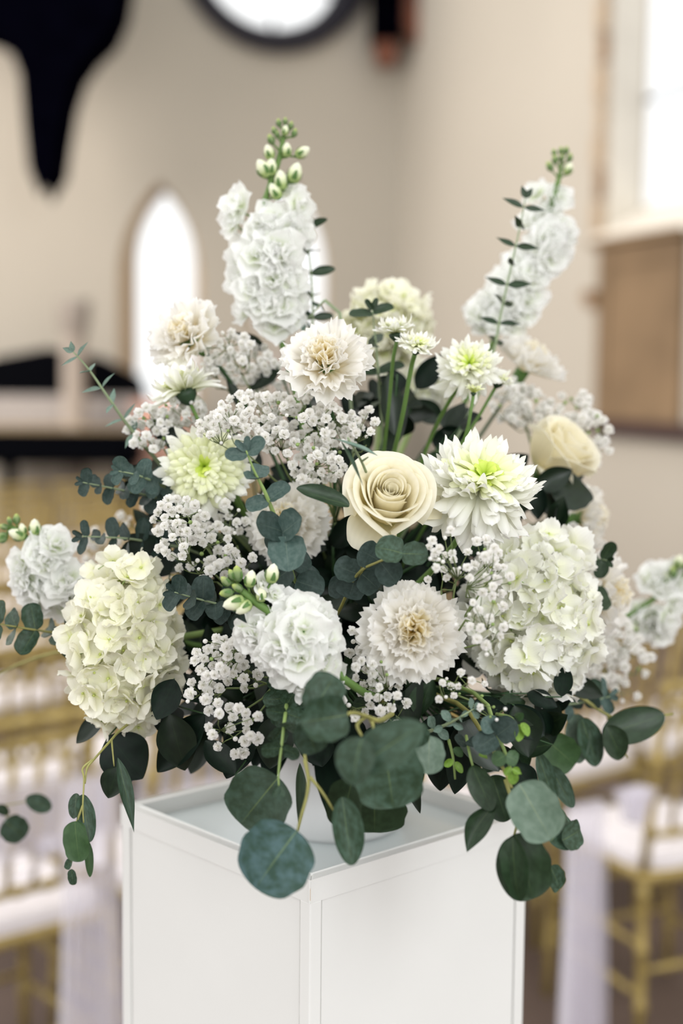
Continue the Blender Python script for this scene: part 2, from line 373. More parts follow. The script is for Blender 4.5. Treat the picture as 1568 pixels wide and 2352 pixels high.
seg('brace', [(925, 60), (950, 104), (982, 108), (985, -300), (925, -300)], red_wood, .14, .02)
mb = MB(); mb.box(-.8, 2.2, -.2, .2, 0, .4, dark_wood, .02, None); bm_ = put('tie_beam', mb.mesh('tie_beam', False), None, Matrix.Translation(P(300, -300, 11.4)) @ Matrix.Rotation(.3, 4, 'Z')); tag(bm_, 'dark oak tie beam above the black roof bracket', 'beam')
mb = MB(); mb.box(0, 6.5, -.03, 0, 0, .18, plain('painted_skirting', (150, 140, 130), .6), .004); o = struct('baseboard_end', mb); o.matrix_basis = ME
mb = MB(); mb.box(0, 12, -.03, 0, 0, .18, bpy.data.materials['painted_skirting'], .004); o = struct('baseboard_right', mb); o.matrix_basis = MR

# ------------------------------------------------------------------ grand piano, cabinet, far left
black = plain('black_lacquer', (2, 3, 7), .6, var=.1, spec=.03)
reflection_grey = plain('reflection_grey', (168, 162, 158), .9)  # flat grey for the reflection under the piano lid
pc = P(130, 1040, 10.8); pc.z = 0
pz = lambda y: P(130, y, 10.8).z
pn = thing('grand_piano', Matrix.Translation(pc) @ Matrix.Rotation(.15, 4, 'Z'), 'black grand piano with raised lid far back on the left', 'piano')
def outline(k=1): return [(-.75*k, -.35*k), (.62*k, -.35*k), (.66*k, .0), (.40*k, .35*k), (-.1*k, .75*k), (-.55*k, .85*k), (-.75*k, .6*k)]
def slab(name, o, z0, z1, m, par, tr=None):
    mb = MB(); mb.prism([(x, y) for x, y in o], z0, z1, m, Matrix(((1, 0, 0, 0), (0, 0, 1, 0), (0, 1, 0, 0), (0, 0, 0, 1)))); ob = put(name, mb.mesh(name, False), par, tr); return ob
slab('case', outline(), pz(1062), pz(985), black, pn)
slab('soundboard', outline(.93), pz(985), pz(985)+.01, plain('gilt_plate', (150, 130, 96), .5), pn)
mb = MB(); mb.prism([(-.75, 0), (.7, 0), (.66, .2), (.35, .36), (-.1, .43), (-.5, .35), (-.75, .14)], -.015, .015, black); put('lid', mb.mesh('lid', False), pn, Matrix.Translation((0, .62, pz(915)-.04)))
mb = MB(); mb.prism([(-.7, 0), (.66, 0), (.63, .26), (-.66, .26)], -.01, .01, reflection_grey); put('lid_reflection', mb.mesh('lid_reflection', False), pn, Matrix.Translation((0, .6, pz(990))))  # grey sheet standing in for the reflection beneath the open lid
for x, y in ((-.62, -.25), (.52, -.25), (-.4, .62)):
    mb = MB(); mb.lathe([(.055, pz(1050)), (.06, pz(1050)-.1), (.04, .2), (.055, .06), (.03, 0)], black, 12); put('leg', mb.mesh('leg'), pn, Matrix.Translation((x, y, 0)))
mb = MB(); mb.box(-.6, .5, -.5, -.35, pz(1052), pz(1020), black, .01); put('keyboard_shelf', mb.mesh('keyboard_shelf', False), pn)
def lowthing(name, px, py0, py1, wpx, d, m, label, cat):
    c = P(px, py1, d); top = P(px, py0, d).z; bot = max(0, c.z); w = S(wpx, d)
    t = thing(name, Matrix.Translation((c.x, c.y, 0)), label, cat)
    mb = MB(); mb.box(-w/2, w/2, -.2, .2, .08, top, m, .02); put('body', mb.mesh('body', False), t)
    mb = MB(); mb.box(-w/2-.03, w/2+.03, -.23, .23, top, top+.04, m, .01); put('top', mb.mesh('top', False), t)
    for sx in (-1, 1):
        mb = MB(); mb.box(sx*w/2-.03, sx*w/2+.03, -.18, .18, 0, .08, m); put('foot', mb.mesh('foot', False), t)
lowthing('cabinet', 375, 935, 1080, 110, 11.3, plain('terracotta_paint', (214, 168, 150), .7), 'pinkish low cabinet below the left lancet window', 'cabinet')
lowthing('cabinet', 700, 820, 1000, 170, 11.6, plain('grey_paint', (176, 166, 158), .7), 'pale grey cabinet against the end wall below second lancet', 'cabinet')
# slim grey notice stand on the end wall
t = thing('pedestal', Matrix.Translation((P(170, 800, 11).x, P(170, 800, 11).y, 0)), 'slim grey stone pedestal with darker capital beside the left lancet', 'pedestal')
ztop = P(170, 690, 11).z
mb = MB(); mb.lathe([(.14, 0), (.14, .1), (.1, .16), (.09, ztop-.3), (.1, ztop-.28)], plain('grey_stone', (168, 158, 148), .8), 16); put('shaft', mb.mesh('shaft'), t)
mb = MB(); mb.lathe([(.1, ztop-.28), (.13, ztop-.1), (.13, ztop), (.0, ztop)], plain('dark_grey_stone', (138, 130, 122), .8), 16); put('capital', mb.mesh('capital'), t)

# ------------------------------------------------------------------ gilt chairs with white cushions and sashes
gold = plain('gold_paint', (178, 156, 94), .4, metal=.25, var=.12, scale=30, spec=.5)
cush = plain('white_cushion', (238, 232, 234), .9, var=.02)
sh = NT('white_organza'); sh.b.inputs['Base Color'].default_value = lin((240, 236, 246)); sh.b.inputs['Roughness'].default_value = .8
tb = sh.new('ShaderNodeBsdfTransparent'); mx = sh.new('ShaderNodeMixShader'); mx.inputs[0].default_value = .42
sh.link(tb.outputs[0], mx.inputs[1]); sh.link(sh.b.outputs[0], mx.inputs[2]); sh.link(mx.outputs[0], sh.out.inputs[0]); ORG = sh.m
def bamboo(mb, a, b, r, rings, m=gold, n=8):
    a, b = Vector(a), Vector(b); pts = []; rad = []; L = (b-a).length
    ks = sorted([0, 1]+[c+o for c in rings for o in (-.012/L, -.004/L, .004/L, .012/L)])
    for t in ks:
        pts.append(a.lerp(b, min(max(t, 0), 1))); near = any(abs(t-c) <= .005/L+1e-6 for c in rings); rad.append(r*1.35 if near else r)
    return mb.tube(pts, rad, m, n)
def chair_parts():
    P_ = []
    def part(n, f): mb = MB(); f(mb); P_.append((n, mb))
    for s in (-1, 1):
        part('back_post', lambda mb: (bamboo(mb, (s*.19, -.2, 0), (s*.185, -.19, .45), .0125, [.3, .6, .9]), bamboo(mb, (s*.185, -.19, .45), (s*.18, -.245, .915), .0115, [.25, .6, .97])))
        part('leg', lambda mb: bamboo(mb, (s*.19, .2, 0), (s*.185, .19, .45), .0125, [.3, .6, .9]))
        for z in (.16, .28): part('stretcher', lambda mb: bamboo(mb, (s*.188, -.195, z), (s*.188, .195, z), .008, [.3, .7]))
    for z in (.18, .30): part('stretcher', lambda mb: bamboo(mb, (-.188, .195, z), (.188, .195, z), .008, [.3, .7]))
    part('stretcher', lambda mb: bamboo(mb, (-.188, -.195, .22), (.188, -.195, .22), .008, [.3, .7]))
    part('seat_frame', lambda mb: mb.box(-.2, .2, -.205, .205, .43, .455, gold, .008))
    def cu(mb):
        def fn(u, v):
            a = u*2*PI; k = v; c, s2 = math.cos(a), math.sin(a); e = .35
            x = math.copysign(abs(c)**e, c)*.195; y = math.copysign(abs(s2)**e, s2)*.195
            if k < .5: q = 1.0; z = .456+k*2*.028
            else: q = 1-(k-.5)*2; z = .484+.014*math.sin((k-.5)*PI)
            return (x*max(q, .001), y*max(q, .001), z)
        mb.grid(fn, 28, 10, cush, True)
    part('cushion', cu)
    for z, y in ((.905, -.244), (.862, -.239), (.545, -.201)): part('back_rail', lambda mb: bamboo(mb, (-.181, y, z), (.181, y, z), .0105, [.2, .4, .6, .8]))
    for i in range(5):
        x = -.12+i*.06; part('spindle', lambda mb: bamboo(mb, (x, -.201, .545), (x, -.239, .862), .0075, [.3, .7], n=6))
    return P_
CP = [(n, mb.mesh(n)) for n, mb in chair_parts()]
allmb = MB()
for n, mb in chair_parts(): allmb.add(mb, Matrix())
CALL = allmb.mesh('gilt_chair')
def sash_mb(seed=0, tail=.55, zt=.70, zb_=.57, tails=True):
    r = random.Random(seed); mb = MB()
    def band(u, v):                 # wraps round the chair back
        a = u*2*PI; x = .2*math.copysign(abs(math.cos(a))**.5, math.cos(a)); y = -.215+.035*math.sin(a); z = zt-(zt-zb_)*v+.012*math.sin(a*3+v*5)
        return (x, y-.004*math.sin(v*25), z)
    mb.grid(band, 28, 8, ORG, True)
    for s in (-1, 1):
        def tl(u, v): w = .05+.10*v; return (s*(.03+.05*v)+(u-.5)*w*2, -.262-.015*math.sin(u*14+s)-.03*v, .66-tail*v)
        
        if tails: mb.grid(tl, 14, 10, ORG)
        def loop(u, v): a = v*2*PI; return (s*(.02+.09*(1-math.cos(a))/2), -.27-.03*(u-.5), .65+.05*math.sin(a)*s)
        mb.grid(loop, 3, 14, ORG)
    mb.lathe([(.0, -.025), (.028, -.01), (.028, .01), (0, .025)], ORG, 10, Matrix.Translation((0, -.265, .65)))
    return mb
SASH = [sash_mb(k, .5+.06*k).mesh('chair_sash') for k in range(3)]
def chair(x, y, th, label, group, full, sash_label=None, sg='white sashes in the far rows', sash=True):
    W = Matrix.Translation((x, y, 0)) @ Matrix.Rotation(th, 4, 'Z')
    if full:
        t = thing('gilt_chair', W, label, 'chair', group)
        for n, me in CP: put(n, me, t)
    else: t = tag(put('gilt_chair', CALL, None, W), label, 'chair', group)
    if sash: tag(put('chair_sash', SASH[R.randrange(3)], None, W), sash_label or 'sheer white sash on a gold chair in the blurred rows', 'sash', sg)
TH = math.radians(41); cu_, cv_ = Vector((math.cos(TH), math.sin(TH))), Vector((-math.sin(TH), math.cos(TH)))
A = P(95, 1665, 2.86); A = Vector((A.x, A.y))+cv_*.24
B0 = P(1475, 1960, 3.3); THB = math.radians(24)
B_ = Vector((B0.x, B0.y)) + Vector((math.cos(THB), math.sin(THB)))*.19 + Vector((-math.sin(THB), math.cos(THB)))*.19
chair(A.x, A.y, TH, 'nearest gold chair at lower left with tall spindles and white cushion', None, True, None, sash=False)
tag(put('chair_sash', sash_mb(9, .30, .77, .63, False).mesh('chair_sash'), None, Matrix.Translation((A.x, A.y, 0)) @ Matrix.Rotation(TH, 4, 'Z')), 'sheer white sash tied round the back of the nearest left gold chair', 'sash')
chair(B_.x, B_.y, THB, 'gold chair at right edge with thick upright post beside the plinth', None, True, None, sash=False)
n = 0
for r in range(0, 13):
    for k in range(-3, 19):
        if r == 0 and k in (0,): continue
        p = A+cu_*(.46*k)+cv_*(.88*r)
        if (p-B_).length < .55: continue
        dpt = p.y*math.cos(math.radians(5.5)); px = 784+p.x/p.y*FPX
        if p.y < 2.3 or not (-260 < px < 1860): continue
        if p.y > 10.2 or (p.x > .2 and p.y > 5.4): continue
        if (p-Vector((pc.x, pc.y))).length < 1.15: continue
        if r == 0 and p.y < 2.8: continue
        full = p.y < 4.6
        if r == 0: lb, gr = 'gold chair in the nearest row, level with the plinth', 'gold chairs in the nearest row'
        elif p.y < 4.6: lb, gr = 'gold chair with white cushion in the second group of rows', 'gold chairs in the near rows'
        elif p.y < 6.8: lb, gr = 'blurred gold chair midway down the rows behind the flowers', 'gold chairs in the middle rows'
        else: lb, gr = 'tiny blurred gold chair in the rear rows before the piano', 'gold chairs in the far rows'
        chair(p.x, p.y, TH+R.uniform(-.03, .03), lb, gr, full, None if p.y > 4.6 else 'sheer white sash on a gold chair in the nearer rows', 'white sashes in the far rows' if p.y > 4.6 else 'white sashes in the nearer rows', sash=(r % 2 == 1 and k % 2 == 0) or p.y < 3.3); n += 1
# long sheer drapes hanging beside the near chairs
def drape(name, top_a, top_b, zb, label, seed):
    a, b = Vector(top_a), Vector(top_b); mb = MB(); nn = (b-a).cross(Vector((0, 0, 1))).normalized(); r = random.Random(seed); ph = r.uniform(0, 6)
    def fn(u, v): 
        p = a.lerp(b, u); z = p.z+(zb-p.z)*v; w = .018*(.4+v); q = p+nn*(w*math.sin(u*34+ph)+.4*w*math.sin(u*71+v*3)); q += (b-a)*((u-.5)*.35*v); return (q.x, q.y, z)
    mb.grid(fn, 60, 14, ORG); return tag(put(name, mb.mesh(name)), label, 'drape')
drape('sheer_drape', P(140, 1800, 2.62), P(262, 1785, 2.72), .02, 'long sheer white drape falling behind the left side of the plinth', 1)
drape('sheer_drape', P(1305, 1850, 2.9), P(1385, 1835, 2.95), .02, 'long sheer white drape falling between plinth and right chair', 2)
drape('sheer_drape', P(1430, 1890, 3.0), P(1478, 1900, 3.05), .95-.22, 'short gathered end of white sash beside the right chair post', 3)

# ------------------------------------------------------------------ plinth
def ray_z(px, py, z):
    o = Vector((0, 0, CAMZ)); d = P(px, py, 1)-o; return o+d*((z-o.z)/d.z)
PZ = 1.17
Lc, Rc, Fc = ray_z(279, 1850, PZ), ray_z(1211, 1871, PZ), ray_z(721, 2014, PZ)
PC = (Lc+Rc)/2; lr = (Rc-Lc); half = lr.length/2/math.sqrt(2); ang = math.atan2(lr.y, lr.x)+PI/4
white = plain('white_gloss_paint', (236, 236, 233), .35, var=.012, scale=6, spec=.4, bump=.02)
white2 = plain('white_top_laminate', (222, 230, 230), .12, var=.01, spec=.5)
chip = plain('chipped_paint_wood', (196, 160, 120), .8)
pl = thing('flower_plinth', Matrix.Translation((PC.x, PC.y, 0)) @ Matrix.Rotation(ang, 4, 'Z'), 'tall square white wooden plinth standing under the flower arrangement', 'plinth')
h = half; e = .0012
for k in range(4):
    Rk = Matrix.Rotation(k*PI/2, 4, 'Z')
    mb = MB(); mb.box(-h+.015, h-.015, -h+.0015, -h+.014, 0, PZ-.0195, white, .0008); put('side_panel', mb.mesh('side_panel', False), pl, Rk)
    mb = MB(); mb.prism([(-h, PZ-.018), (h, PZ-.018), (h, PZ), (-h, PZ)], -h, -h+.013, white)
    vs = mb.v
    for v in vs:
        if v.y > -h+.006: v.x *= (h-.013)/h
    o = put('rim', mb.mesh('rim', False), pl, Rk); bv = o.modifiers.new('b', 'BEVEL'); bv.width = .0014; bv.segments = 2
    mb = MB(); mb.box(-h, -h+.0135, -h, -h+.0135, 0, PZ-.0188, white, .0012); put('corner_post', mb.mesh('corner_post', False), pl, Rk)
mb = MB(); mb.box(-h+.012, h-.012, -h+.012, h-.012, PZ-.03, PZ-.014, white2); put('top_panel', mb.mesh('top_panel', False), pl)
mb = MB(); mb.prism([(-.0007, PZ-.0165), (.0006, PZ-.0165), (.0009, PZ-.010), (.0, PZ-.0055), (-.0006, PZ-.011)], -.0006, .0004, chip); co = Vector((-h, -h, 0))
put('paint_chip', mb.mesh('paint_chip', False), pl, Matrix.Translation(co+Vector((.0003, .0003, 0))) @ Matrix.Rotation(-PI/4, 4, 'Z'))
TOP = PZ-.014
# vase
VC = Vector((PC.x+.012, PC.y, 0))
vs = thing('flower_bowl', Matrix.Translation((VC.x, VC.y, TOP)), 'round white bowl holding the arrangement on the plinth', 'vase')
mb = MB(); mb.lathe([(0, 0), (.062, 0), (.066, .006), (.082, .05), (.097, .10), (.104, .135), (.100, .137), (.093, .10), (.078, .05), (.05, .012), (0, .01)], plain('white_ceramic', (232, 232, 232), .25, var=.01, spec=.5), 40); put('bowl', mb.mesh('bowl'), vs)
mb = MB(); mb.lathe([(0, .03), (.066, .03), (.092, .11), (.090, .155), (.06, .175), (0, .18)], plain('wet_floral_foam', (30, 50, 34), .9), 24); put('floral_foam', mb.mesh('floral_foam'), vs)
V0 = Vector((VC.x, VC.y, TOP+.125))
def vpt(r=.05):
    a = R.uniform(0, 2*PI); q = r*math.sqrt(R.random()); return V0+Vector((q*math.cos(a), q*math.sin(a), R.uniform(-.03, .02)))


# ------------------------------------------------------------------ petals and leaves (unit meshes)
def nz(p, s=1.0): return noise.noise(Vector(p)*s)
def leaf_unit(kind, seed=0, m=None, bend=.25, cup=.15, nu=12, nv=20):
    r = random.Random(seed); ph = r.uniform(0, 50); mb = MB()
    def w(t):
        if kind == 'round': return math.sqrt(max(0, 1-(2*t-1)**2))**.92*(1+.06*math.cos(2*PI*t))
        if kind == 'heart': return (math.sqrt(max(0, 1-(2*t-1)**2)))*(1.12-.25*t)
        if kind == 'oval': return math.sin(PI*t**.92)**.52
        if kind == 'ovate': return math.sin(PI*t**.85)**.8
        if kind == 'lance': return math.sin(PI*t**.75)**1.15
        if kind == 'spoon': return math.sin(PI*min(1, t)**1.35)**.7
        return math.sin(PI*t)
    def fn(u, v):
        t = (1-math.cos(PI*v))/2; ww = w(t)*.5; s = (u-.5)*2
        edge = 1+.05*nz((ph, t*3.5, s*.5+3))+(.035*math.sin(t*17+ph) if abs(s) > .9 else 0)*(kind in ('round', 'heart'))
        x = s*ww*edge; z = -bend*(t*t)+cup*(s*s)*ww*.8+.035*nz((x*3+ph, t*3, 1.3))
        y = t*(1-.12*bend*t)
        if kind == 'sickle': x += .22*math.sin(t*PI*.9)
        return (x, y, z-.0)
    mb.grid(fn, nu, nv, m)
    mb.uv = [(a, (1-math.cos(PI*b))/2) for a, b in mb.uv]; return mb
LEAF = {}
def leaf_mesh(kind, mat, var=0):
    k = (kind, mat, var)
    if k not in LEAF:
        kk = 'lance' if kind == 'sickle' else kind
        LEAF[k] = leaf_unit(kind, var*7+len(kind), M[mat], bend=[.10, .28, -.12, .02][var % 4], cup=[.25, .35, .2, .5][var % 4]).mesh('leaf')
    return LEAF[k]
def set_leaf(parent, inv, base, tip, width, normal, kind, mat, var=None, name='leaf'):
    y = (tip-base); L = y.length; y.normalize(); z = Vector(normal); z = (z-y*z.dot(y)); z = z.normalized() if z.length > 1e-4 else y.orthogonal().normalized(); x = y.cross(z)
    m = Matrix((x*width, y*L, z*min(L, width*1.3))).transposed().to_4x4()
    var = R.randrange(4) if var is None else var
    return put(name, leaf_mesh(kind, mat, var), parent, inv @ (Matrix.Translation(base) @ m))

def sprig(path, label, mat='blue', kind='round', size=(26, 34), nodes=6, ratio=.85, stem='euc_stem', srad=.0011, name='eucalyptus_sprig', cat='foliage', group=None, t0=.04, t1=.95, spread=1.0, to_vase=True, twist=None, face=None, tipshoot=True):
    """path: [(px,py,depth)] tip first; leaves sit in opposite pairs down the stem"""
    d0 = path[0][2]; pw = [P(*p) for p in path]; sm = smooth_path(pw, 6); W = Matrix.Translation(pw[-1]); inv = W.inverted()
    t = thing(name, W, label, cat, group)
    full = list(sm)
    if to_vase:
        e = vpt(); dr = (sm[-1]-sm[-2]).normalized(); full += bez(sm[-1], sm[-1]+dr*.05, e+Vector((0, 0, .06)), e, 7)[1:]
    N = len(full); mb = MB(); mb.tube([inv @ p for p in full], [srad*(.45+1.1*min(1, i/len(sm))) for i in range(N)], M[stem], 6); put('stem', mb.mesh('stem'), t)
    L = [0]
    for i in range(1, len(sm)): L.append(L[-1]+(sm[i]-sm[i-1]).length)
    def at(q):
        s = q*L[-1]
        for i in range(1, len(sm)):
            if L[i] >= s: k = (s-L[i-1])/max(1e-9, L[i]-L[i-1]); return sm[i-1].lerp(sm[i], k), (sm[i]-sm[i-1]).normalized()
        return sm[-1], (sm[-1]-sm[-2]).normalized()
    cz = D(0, 0, 1)
    for k in range(nodes):
        q = t0+(t1-t0)*k/max(1, nodes-1); p, tan = at(q); s = S(size[0]+(size[1]-size[0])*q, d0)
        side = tan.cross(cz).normalized(); up = side.cross(tan).normalized()
        a = (k % 2)*PI/2*.75+R.uniform(-.3, .3)+(twist or 0)
        for sg in (1, -1):
            dr = (side*math.cos(a)+up*math.sin(a))*sg
            dr = (dr*spread-tan*R.uniform(.15, .45)).normalized(); ln = s*R.uniform(.88, 1.12)
            nrm = (-tan*.9+cz*R.uniform(.1, .9)+Vector((R.uniform(-.3, .3), 0, R.uniform(-.1, .5)))) if face is None else (cz*face+Vector((R.uniform(-.4, .4), 0, R.uniform(-.4, .4)))-tan*.4)
            set_leaf(t, inv, p, p+dr*ln, ln*ratio*R.uniform(.9, 1.1), nrm, kind, mat)
    if tipshoot:
        p, tan = at(0); s = S(size[0]*.6, d0)
        for sg in (-1, 1):
            dr = (tan*-1+tan.cross(cz).normalized()*.5*sg).normalized(); set_leaf(t, inv, p, p+dr*s, s*.5, cz, kind, mat)
    return t
def branch(twigs, leaves, label, name='eucalyptus_branch', stem='twig', srad=.0014, cat='foliage', group=None, vase=True):
    """explicit branch. twigs: lists of (px,py,d) (first one runs on into the bowl from its last point); leaves: (base(px,py,d), tip(px,py,d), width px, (nx,ny,nz), kind, mat)"""
    main = [P(*p) for p in twigs[0]]; W = Matrix.Translation(main[-1]); inv = W.inverted(); t = thing(name, W, label, cat, group)
    for i, tw in enumerate(twigs):
        pts = smooth_path([P(*p) for p in tw], 5)
        if i == 0 and vase: e = vpt(); pts += bez(pts[-1], pts[-1]+(pts[-1]-pts[-2]).normalized()*.05, e+Vector((0, 0, .05)), e, 7)[1:]
        r = srad if i == 0 else srad*.7
        mb = MB(); mb.tube([inv @ p for p in pts], [r*(.6+.6*j/len(pts)) for j in range(len(pts))], M[stem], 6); put('stem' if i == 0 else 'twig', mb.mesh('stem'), t)
    for lf in leaves:
        b, tp, w, n, kind, mat = lf[:6]; d = (b[2]+tp[2])/2
        set_leaf(t, inv, P(*b), P(*tp), S(w, d), D(*n), kind, mat, lf[6] if len(lf) > 6 else None)
    return t

# stock florets
def stock_floret(seed):
    r = random.Random(seed); mb = MB()
    for layer, (cnt, tilt, ln, w) in enumerate(((5, 76, .56, .62), (4, 48, .44, .52), (3, 20, .30, .36))):
        for i in range(cnt):
            a = 2*PI*i/cnt+layer*.6+r.uniform(-.25, .25); ph = r.uniform(0, 30); tl = math.radians(tilt+r.uniform(-14, 16)); L = ln*r.uniform(.9, 1.12); ww = w*r.uniform(.9, 1.15)
            Rm = Matrix.Rotation(a, 4, 'Z') @ Matrix.Rotation(tl, 4, 'Y')
            def fn(u, v):
                s = (u-.5)*2; pw = ww*.5*(math.sin(PI*min(1, .08+.86*v**.9))**.6)
                y = s*pw; x = .06*v*math.sin(s*3+ph)*v+.05*nz((ph+s, v*2, 0))-.10*v*v*L+.08*(1-s*s)*v*(1-v); z = L*v*(1-.12*s*s)+.015*math.sin(s*6+ph)*v
                return Rm @ Vector((x+.01, y, z))
            mb.grid(fn, 6, 6, M['stock'])
    mb.tube([(0, 0, -.22), (0, 0, -.05), (0, 0, .02)], [.02, .05, .03], M['calyx'], 6)
    return mb.mesh('floret')
SF = [stock_floret(k) for k in range(6)]
def bud_mesh(mat, cal=True):
    mb = MB(); mb.lathe([(.001, .02), (.24, .12), (.33, .35), (.30, .62), (.17, .88), (.001, 1.0)], M[mat], 10)
    for i in range(4):
        a = i*PI/2; Rm = Matrix.Rotation(a, 4, 'Z')
        def fn(u, v): s = (u-.5)*2; r_ = .06+.30*math.sin(PI*min(1, v*.62+.05)); return Rm @ Vector((r_*math.cos(s*.45*(1-v*.8)), r_*math.sin(s*.6*(1-v*.8)), .02+.62*v))
        mb.grid(fn, 2, 5, M['calyx'])
    return mb.mesh('bud')
BUDW, BUDG = bud_mesh('bud'), bud_mesh('bud_g')
def stock(axis, fl, buds, label, dax, stem_r=.0028, extra=0, back=(.0, .0)):
    """axis: [(px,py)] tip first at depth dax; fl: (px,py,size px,dd); buds: (px,py,size px,'w'|'g')"""
    pts = smooth_path([P(x, y, dax) for x, y in axis], 5); W = Matrix.Translation(pts[-1]); inv = W.inverted(); t = thing('stock_flower', W, label, 'flower')
    e = vpt(); full = pts+bez(pts[-1], pts[-1]+(pts[-1]-pts[-2]).normalized()*.06, e+Vector((0, 0, .06)), e, 7)[1:]
    mb = MB(); mb.tube([inv @ p for p in full], [stem_r*(.55+.45*min(1, i/8)) for i in range(len(full))], M['stem'], 8); put('stem', mb.mesh('stem'), t)
    def near(p): return min(pts, key=lambda q: (q-p).length)
    tw = MB()
    for x, y, s, dd in fl:
        p = P(x, y, dax+dd); q = near(p); dr = (p-q); dr = dr+D(0, .12, .55)*S(60, dax)*(1 if dd < .004 else -.4)
        dr = (dr.normalized()+Vector((R.uniform(-.25, .25), R.uniform(-.25, .25), R.uniform(-.2, .3)))).normalized()
        put('floret', SF[R.randrange(6)], t, inv @ frame(p-dr*S(s, dax)*.15, dr, R.uniform(0, 6), S(s, dax)*1.38))
        i = min(range(len(pts)), key=lambda i: (pts[i]-p).length); a = pts[min(i+2, len(pts)-1)]
        tw.tube([inv @ a, inv @ (a.lerp(p, .6)+Vector((0, 0, -.002))), inv @ (p-dr*S(s, dax)*.3)], .0009, M['stem'], 5)
    for x, y, s, kd, ax_, ay_ in buds:
        p = P(x, y, dax-.004); dr = D(ax_, ay_, .15); put('bud', BUDW if kd == 'w' else BUDG, t, inv @ frame(p-dr*S(s, dax)*.5, dr, R.uniform(0, 6), S(s, dax)))
        i = min(range(len(pts)), key=lambda i: (pts[i]-p).length); a = pts[min(i+2, len(pts)-1)]; b = p-dr*S(s, dax)*.45
        tw.tube([inv @ a, inv @ (a.lerp(b, .55)+dr*.001), inv @ b], [.0012, .001, .001], M['stem'], 5)
    if tw.v: put('pedicel', tw.mesh('pedicel'), t)
    return t

# carnation
def carn_petal(seed, m):
    r = random.Random(seed); ph = r.uniform(0, 40); fq = r.uniform(5, 7); mb = MB()
    def fn(u, v):
        s = (u-.5)*2; ang = s*.62; rr_ = v*(1-.10*s*s)
        if v > .99: rr_ += .05*math.sin(s*26+ph)+.02*math.sin(s*47)
        rr_ += .03*nz((s*2, ph, v)) if v > .5 else 0
        x = rr_*math.sin(ang)*(.25+.75*v); z = rr_*math.cos(ang)
        ruf = (v**1.7)*(.11*math.sin(s*fq+ph)+.045*math.sin(s*fq*2.3+ph*2))
        return (x, ruf-.20*v*v, z)
    mb.grid(fn, 20, 6, M[m]); return mb.mesh('petal')
CPO = [carn_petal(k, 'carn') for k in range(5)]; CPI = [carn_petal(k+20, 'carn_in') for k in range(4)]
def calyx_mb(r, L, m, n=10): 
    mb = MB(); mb.lathe([(.0008, -L), (r*.75, -L*.97), (r, -L*.6), (r*1.05, -L*.2), (r*1.3, 0), (r*1.5, L*.12), (r*.9, L*.05), (0, 0)], M[m], n); return mb
def stem_to_vase(t, inv, start, back, rad, mat, k=.10, via=None, name='stem'):
    e = vpt()
    if via is not None: pts = smooth_path([start]+[P(*v) for v in via], 5); pts += bez(pts[-1], pts[-1]+(pts[-1]-pts[-2]).normalized()*.04, e+Vector((0, 0, .05)), e, 6)[1:]
    else: pts = bez(start, start+back*k, e+Vector((0, 0, .09)), e, 12)
    mb = MB(); mb.tube([inv @ p for p in pts], rad, M[mat], 8); return put(name, mb.mesh(name), t)
def carnation(x, y, d, size, axis, label, n=34, via=None, flat=1.0, cream=.25):
    rad = S(size, d)/2; ax = D(*axis); c = P(x, y, d)-ax*rad*.55; W = frame(c, ax, R.uniform(0, 6)); inv = W.inverted(); t = thing('carnation', W, label, 'flower')
    for i in range(n):
        f = (i+.5)/n; tilt = math.radians(6+90*f**.62*flat+R.uniform(-8, 8)); L = rad*(.88+.28*f**1.2)*R.uniform(.93, 1.07); a = i*2.39996+R.uniform(-.2, .2); L *= R.uniform(.90, 1.10) if f > .6 else 1
        if f < .55: L = rad*(.70+.16*f)*R.uniform(.88, 1.05)
        me = CPI[R.randrange(4)] if f < cream else CPO[R.randrange(5)]
        m = Matrix.Rotation(a, 4, 'Z') @ Matrix.Translation((0, rad*.05*f, -rad*.22*f)) @ Matrix.Rotation(-tilt, 4, 'X') @ Matrix.Rotation(R.uniform(-.4, .4)*(1-f*.6), 4, 'Z') @ Matrix.Diagonal((L*1.05, L*(1.3 if f < .5 else 1.0), L, 1))
        put('petal', me, t, m)
    mb = calyx_mb(rad*.20, rad*.75, 'calyx'); put('calyx', mb.mesh('calyx'), t, Matrix.Translation((0, 0, -rad*.02)))
    stem_to_vase(t, inv, c-ax*rad*.7, -ax, .002, 'stem_dk', via=via)
    return t

# chrysanthemums
def lig_petal(seed, m, curl, wid, cup=.5):
    r = random.Random(seed); ph = r.uniform(0, 20); mb = MB()
    def fn(u, v):
        v = math.sin(v*PI/2); s = (u-.5)*2; w = wid*.5*(.45+.55*math.sin(PI*(.12+.66*v)))*(math.sqrt(max(0, 1-max(0, (v-.80)/.202)**2)))
        x = s*w; bendv = curl*v*v
        return (x+.02*nz((v*2, ph, 0)), -math.sin(bendv)*v*.55+cup*w*s*s*.9, v*math.cos(bendv*.5)+(.0 if v < .9 else -.03*s*s))
    mb.grid(fn, 6, 10, M[m]); mb.uv = [(a, math.sin(b*PI/2)) for a, b in mb.uv]; return mb.mesh('petal')
MP = {k: [lig_petal(i+j*9, m, c, w, cp) for i, (c, w, cp) in enumerate(vv)] for j, (k, m, vv) in enumerate((
    ('out', 'mum_out', ((.3, .23, .6), (.7, .21, .7), (-.2, .25, .6), (-.6, .22, .8))), ('mid', 'mum_mid', ((-.8, .25, .9), (-1.1, .24, 1.0), (-.5, .26, .9))), ('in', 'mum_in', ((-1.1, .32, 1.0), (-.8, .30, 1.0)))))}
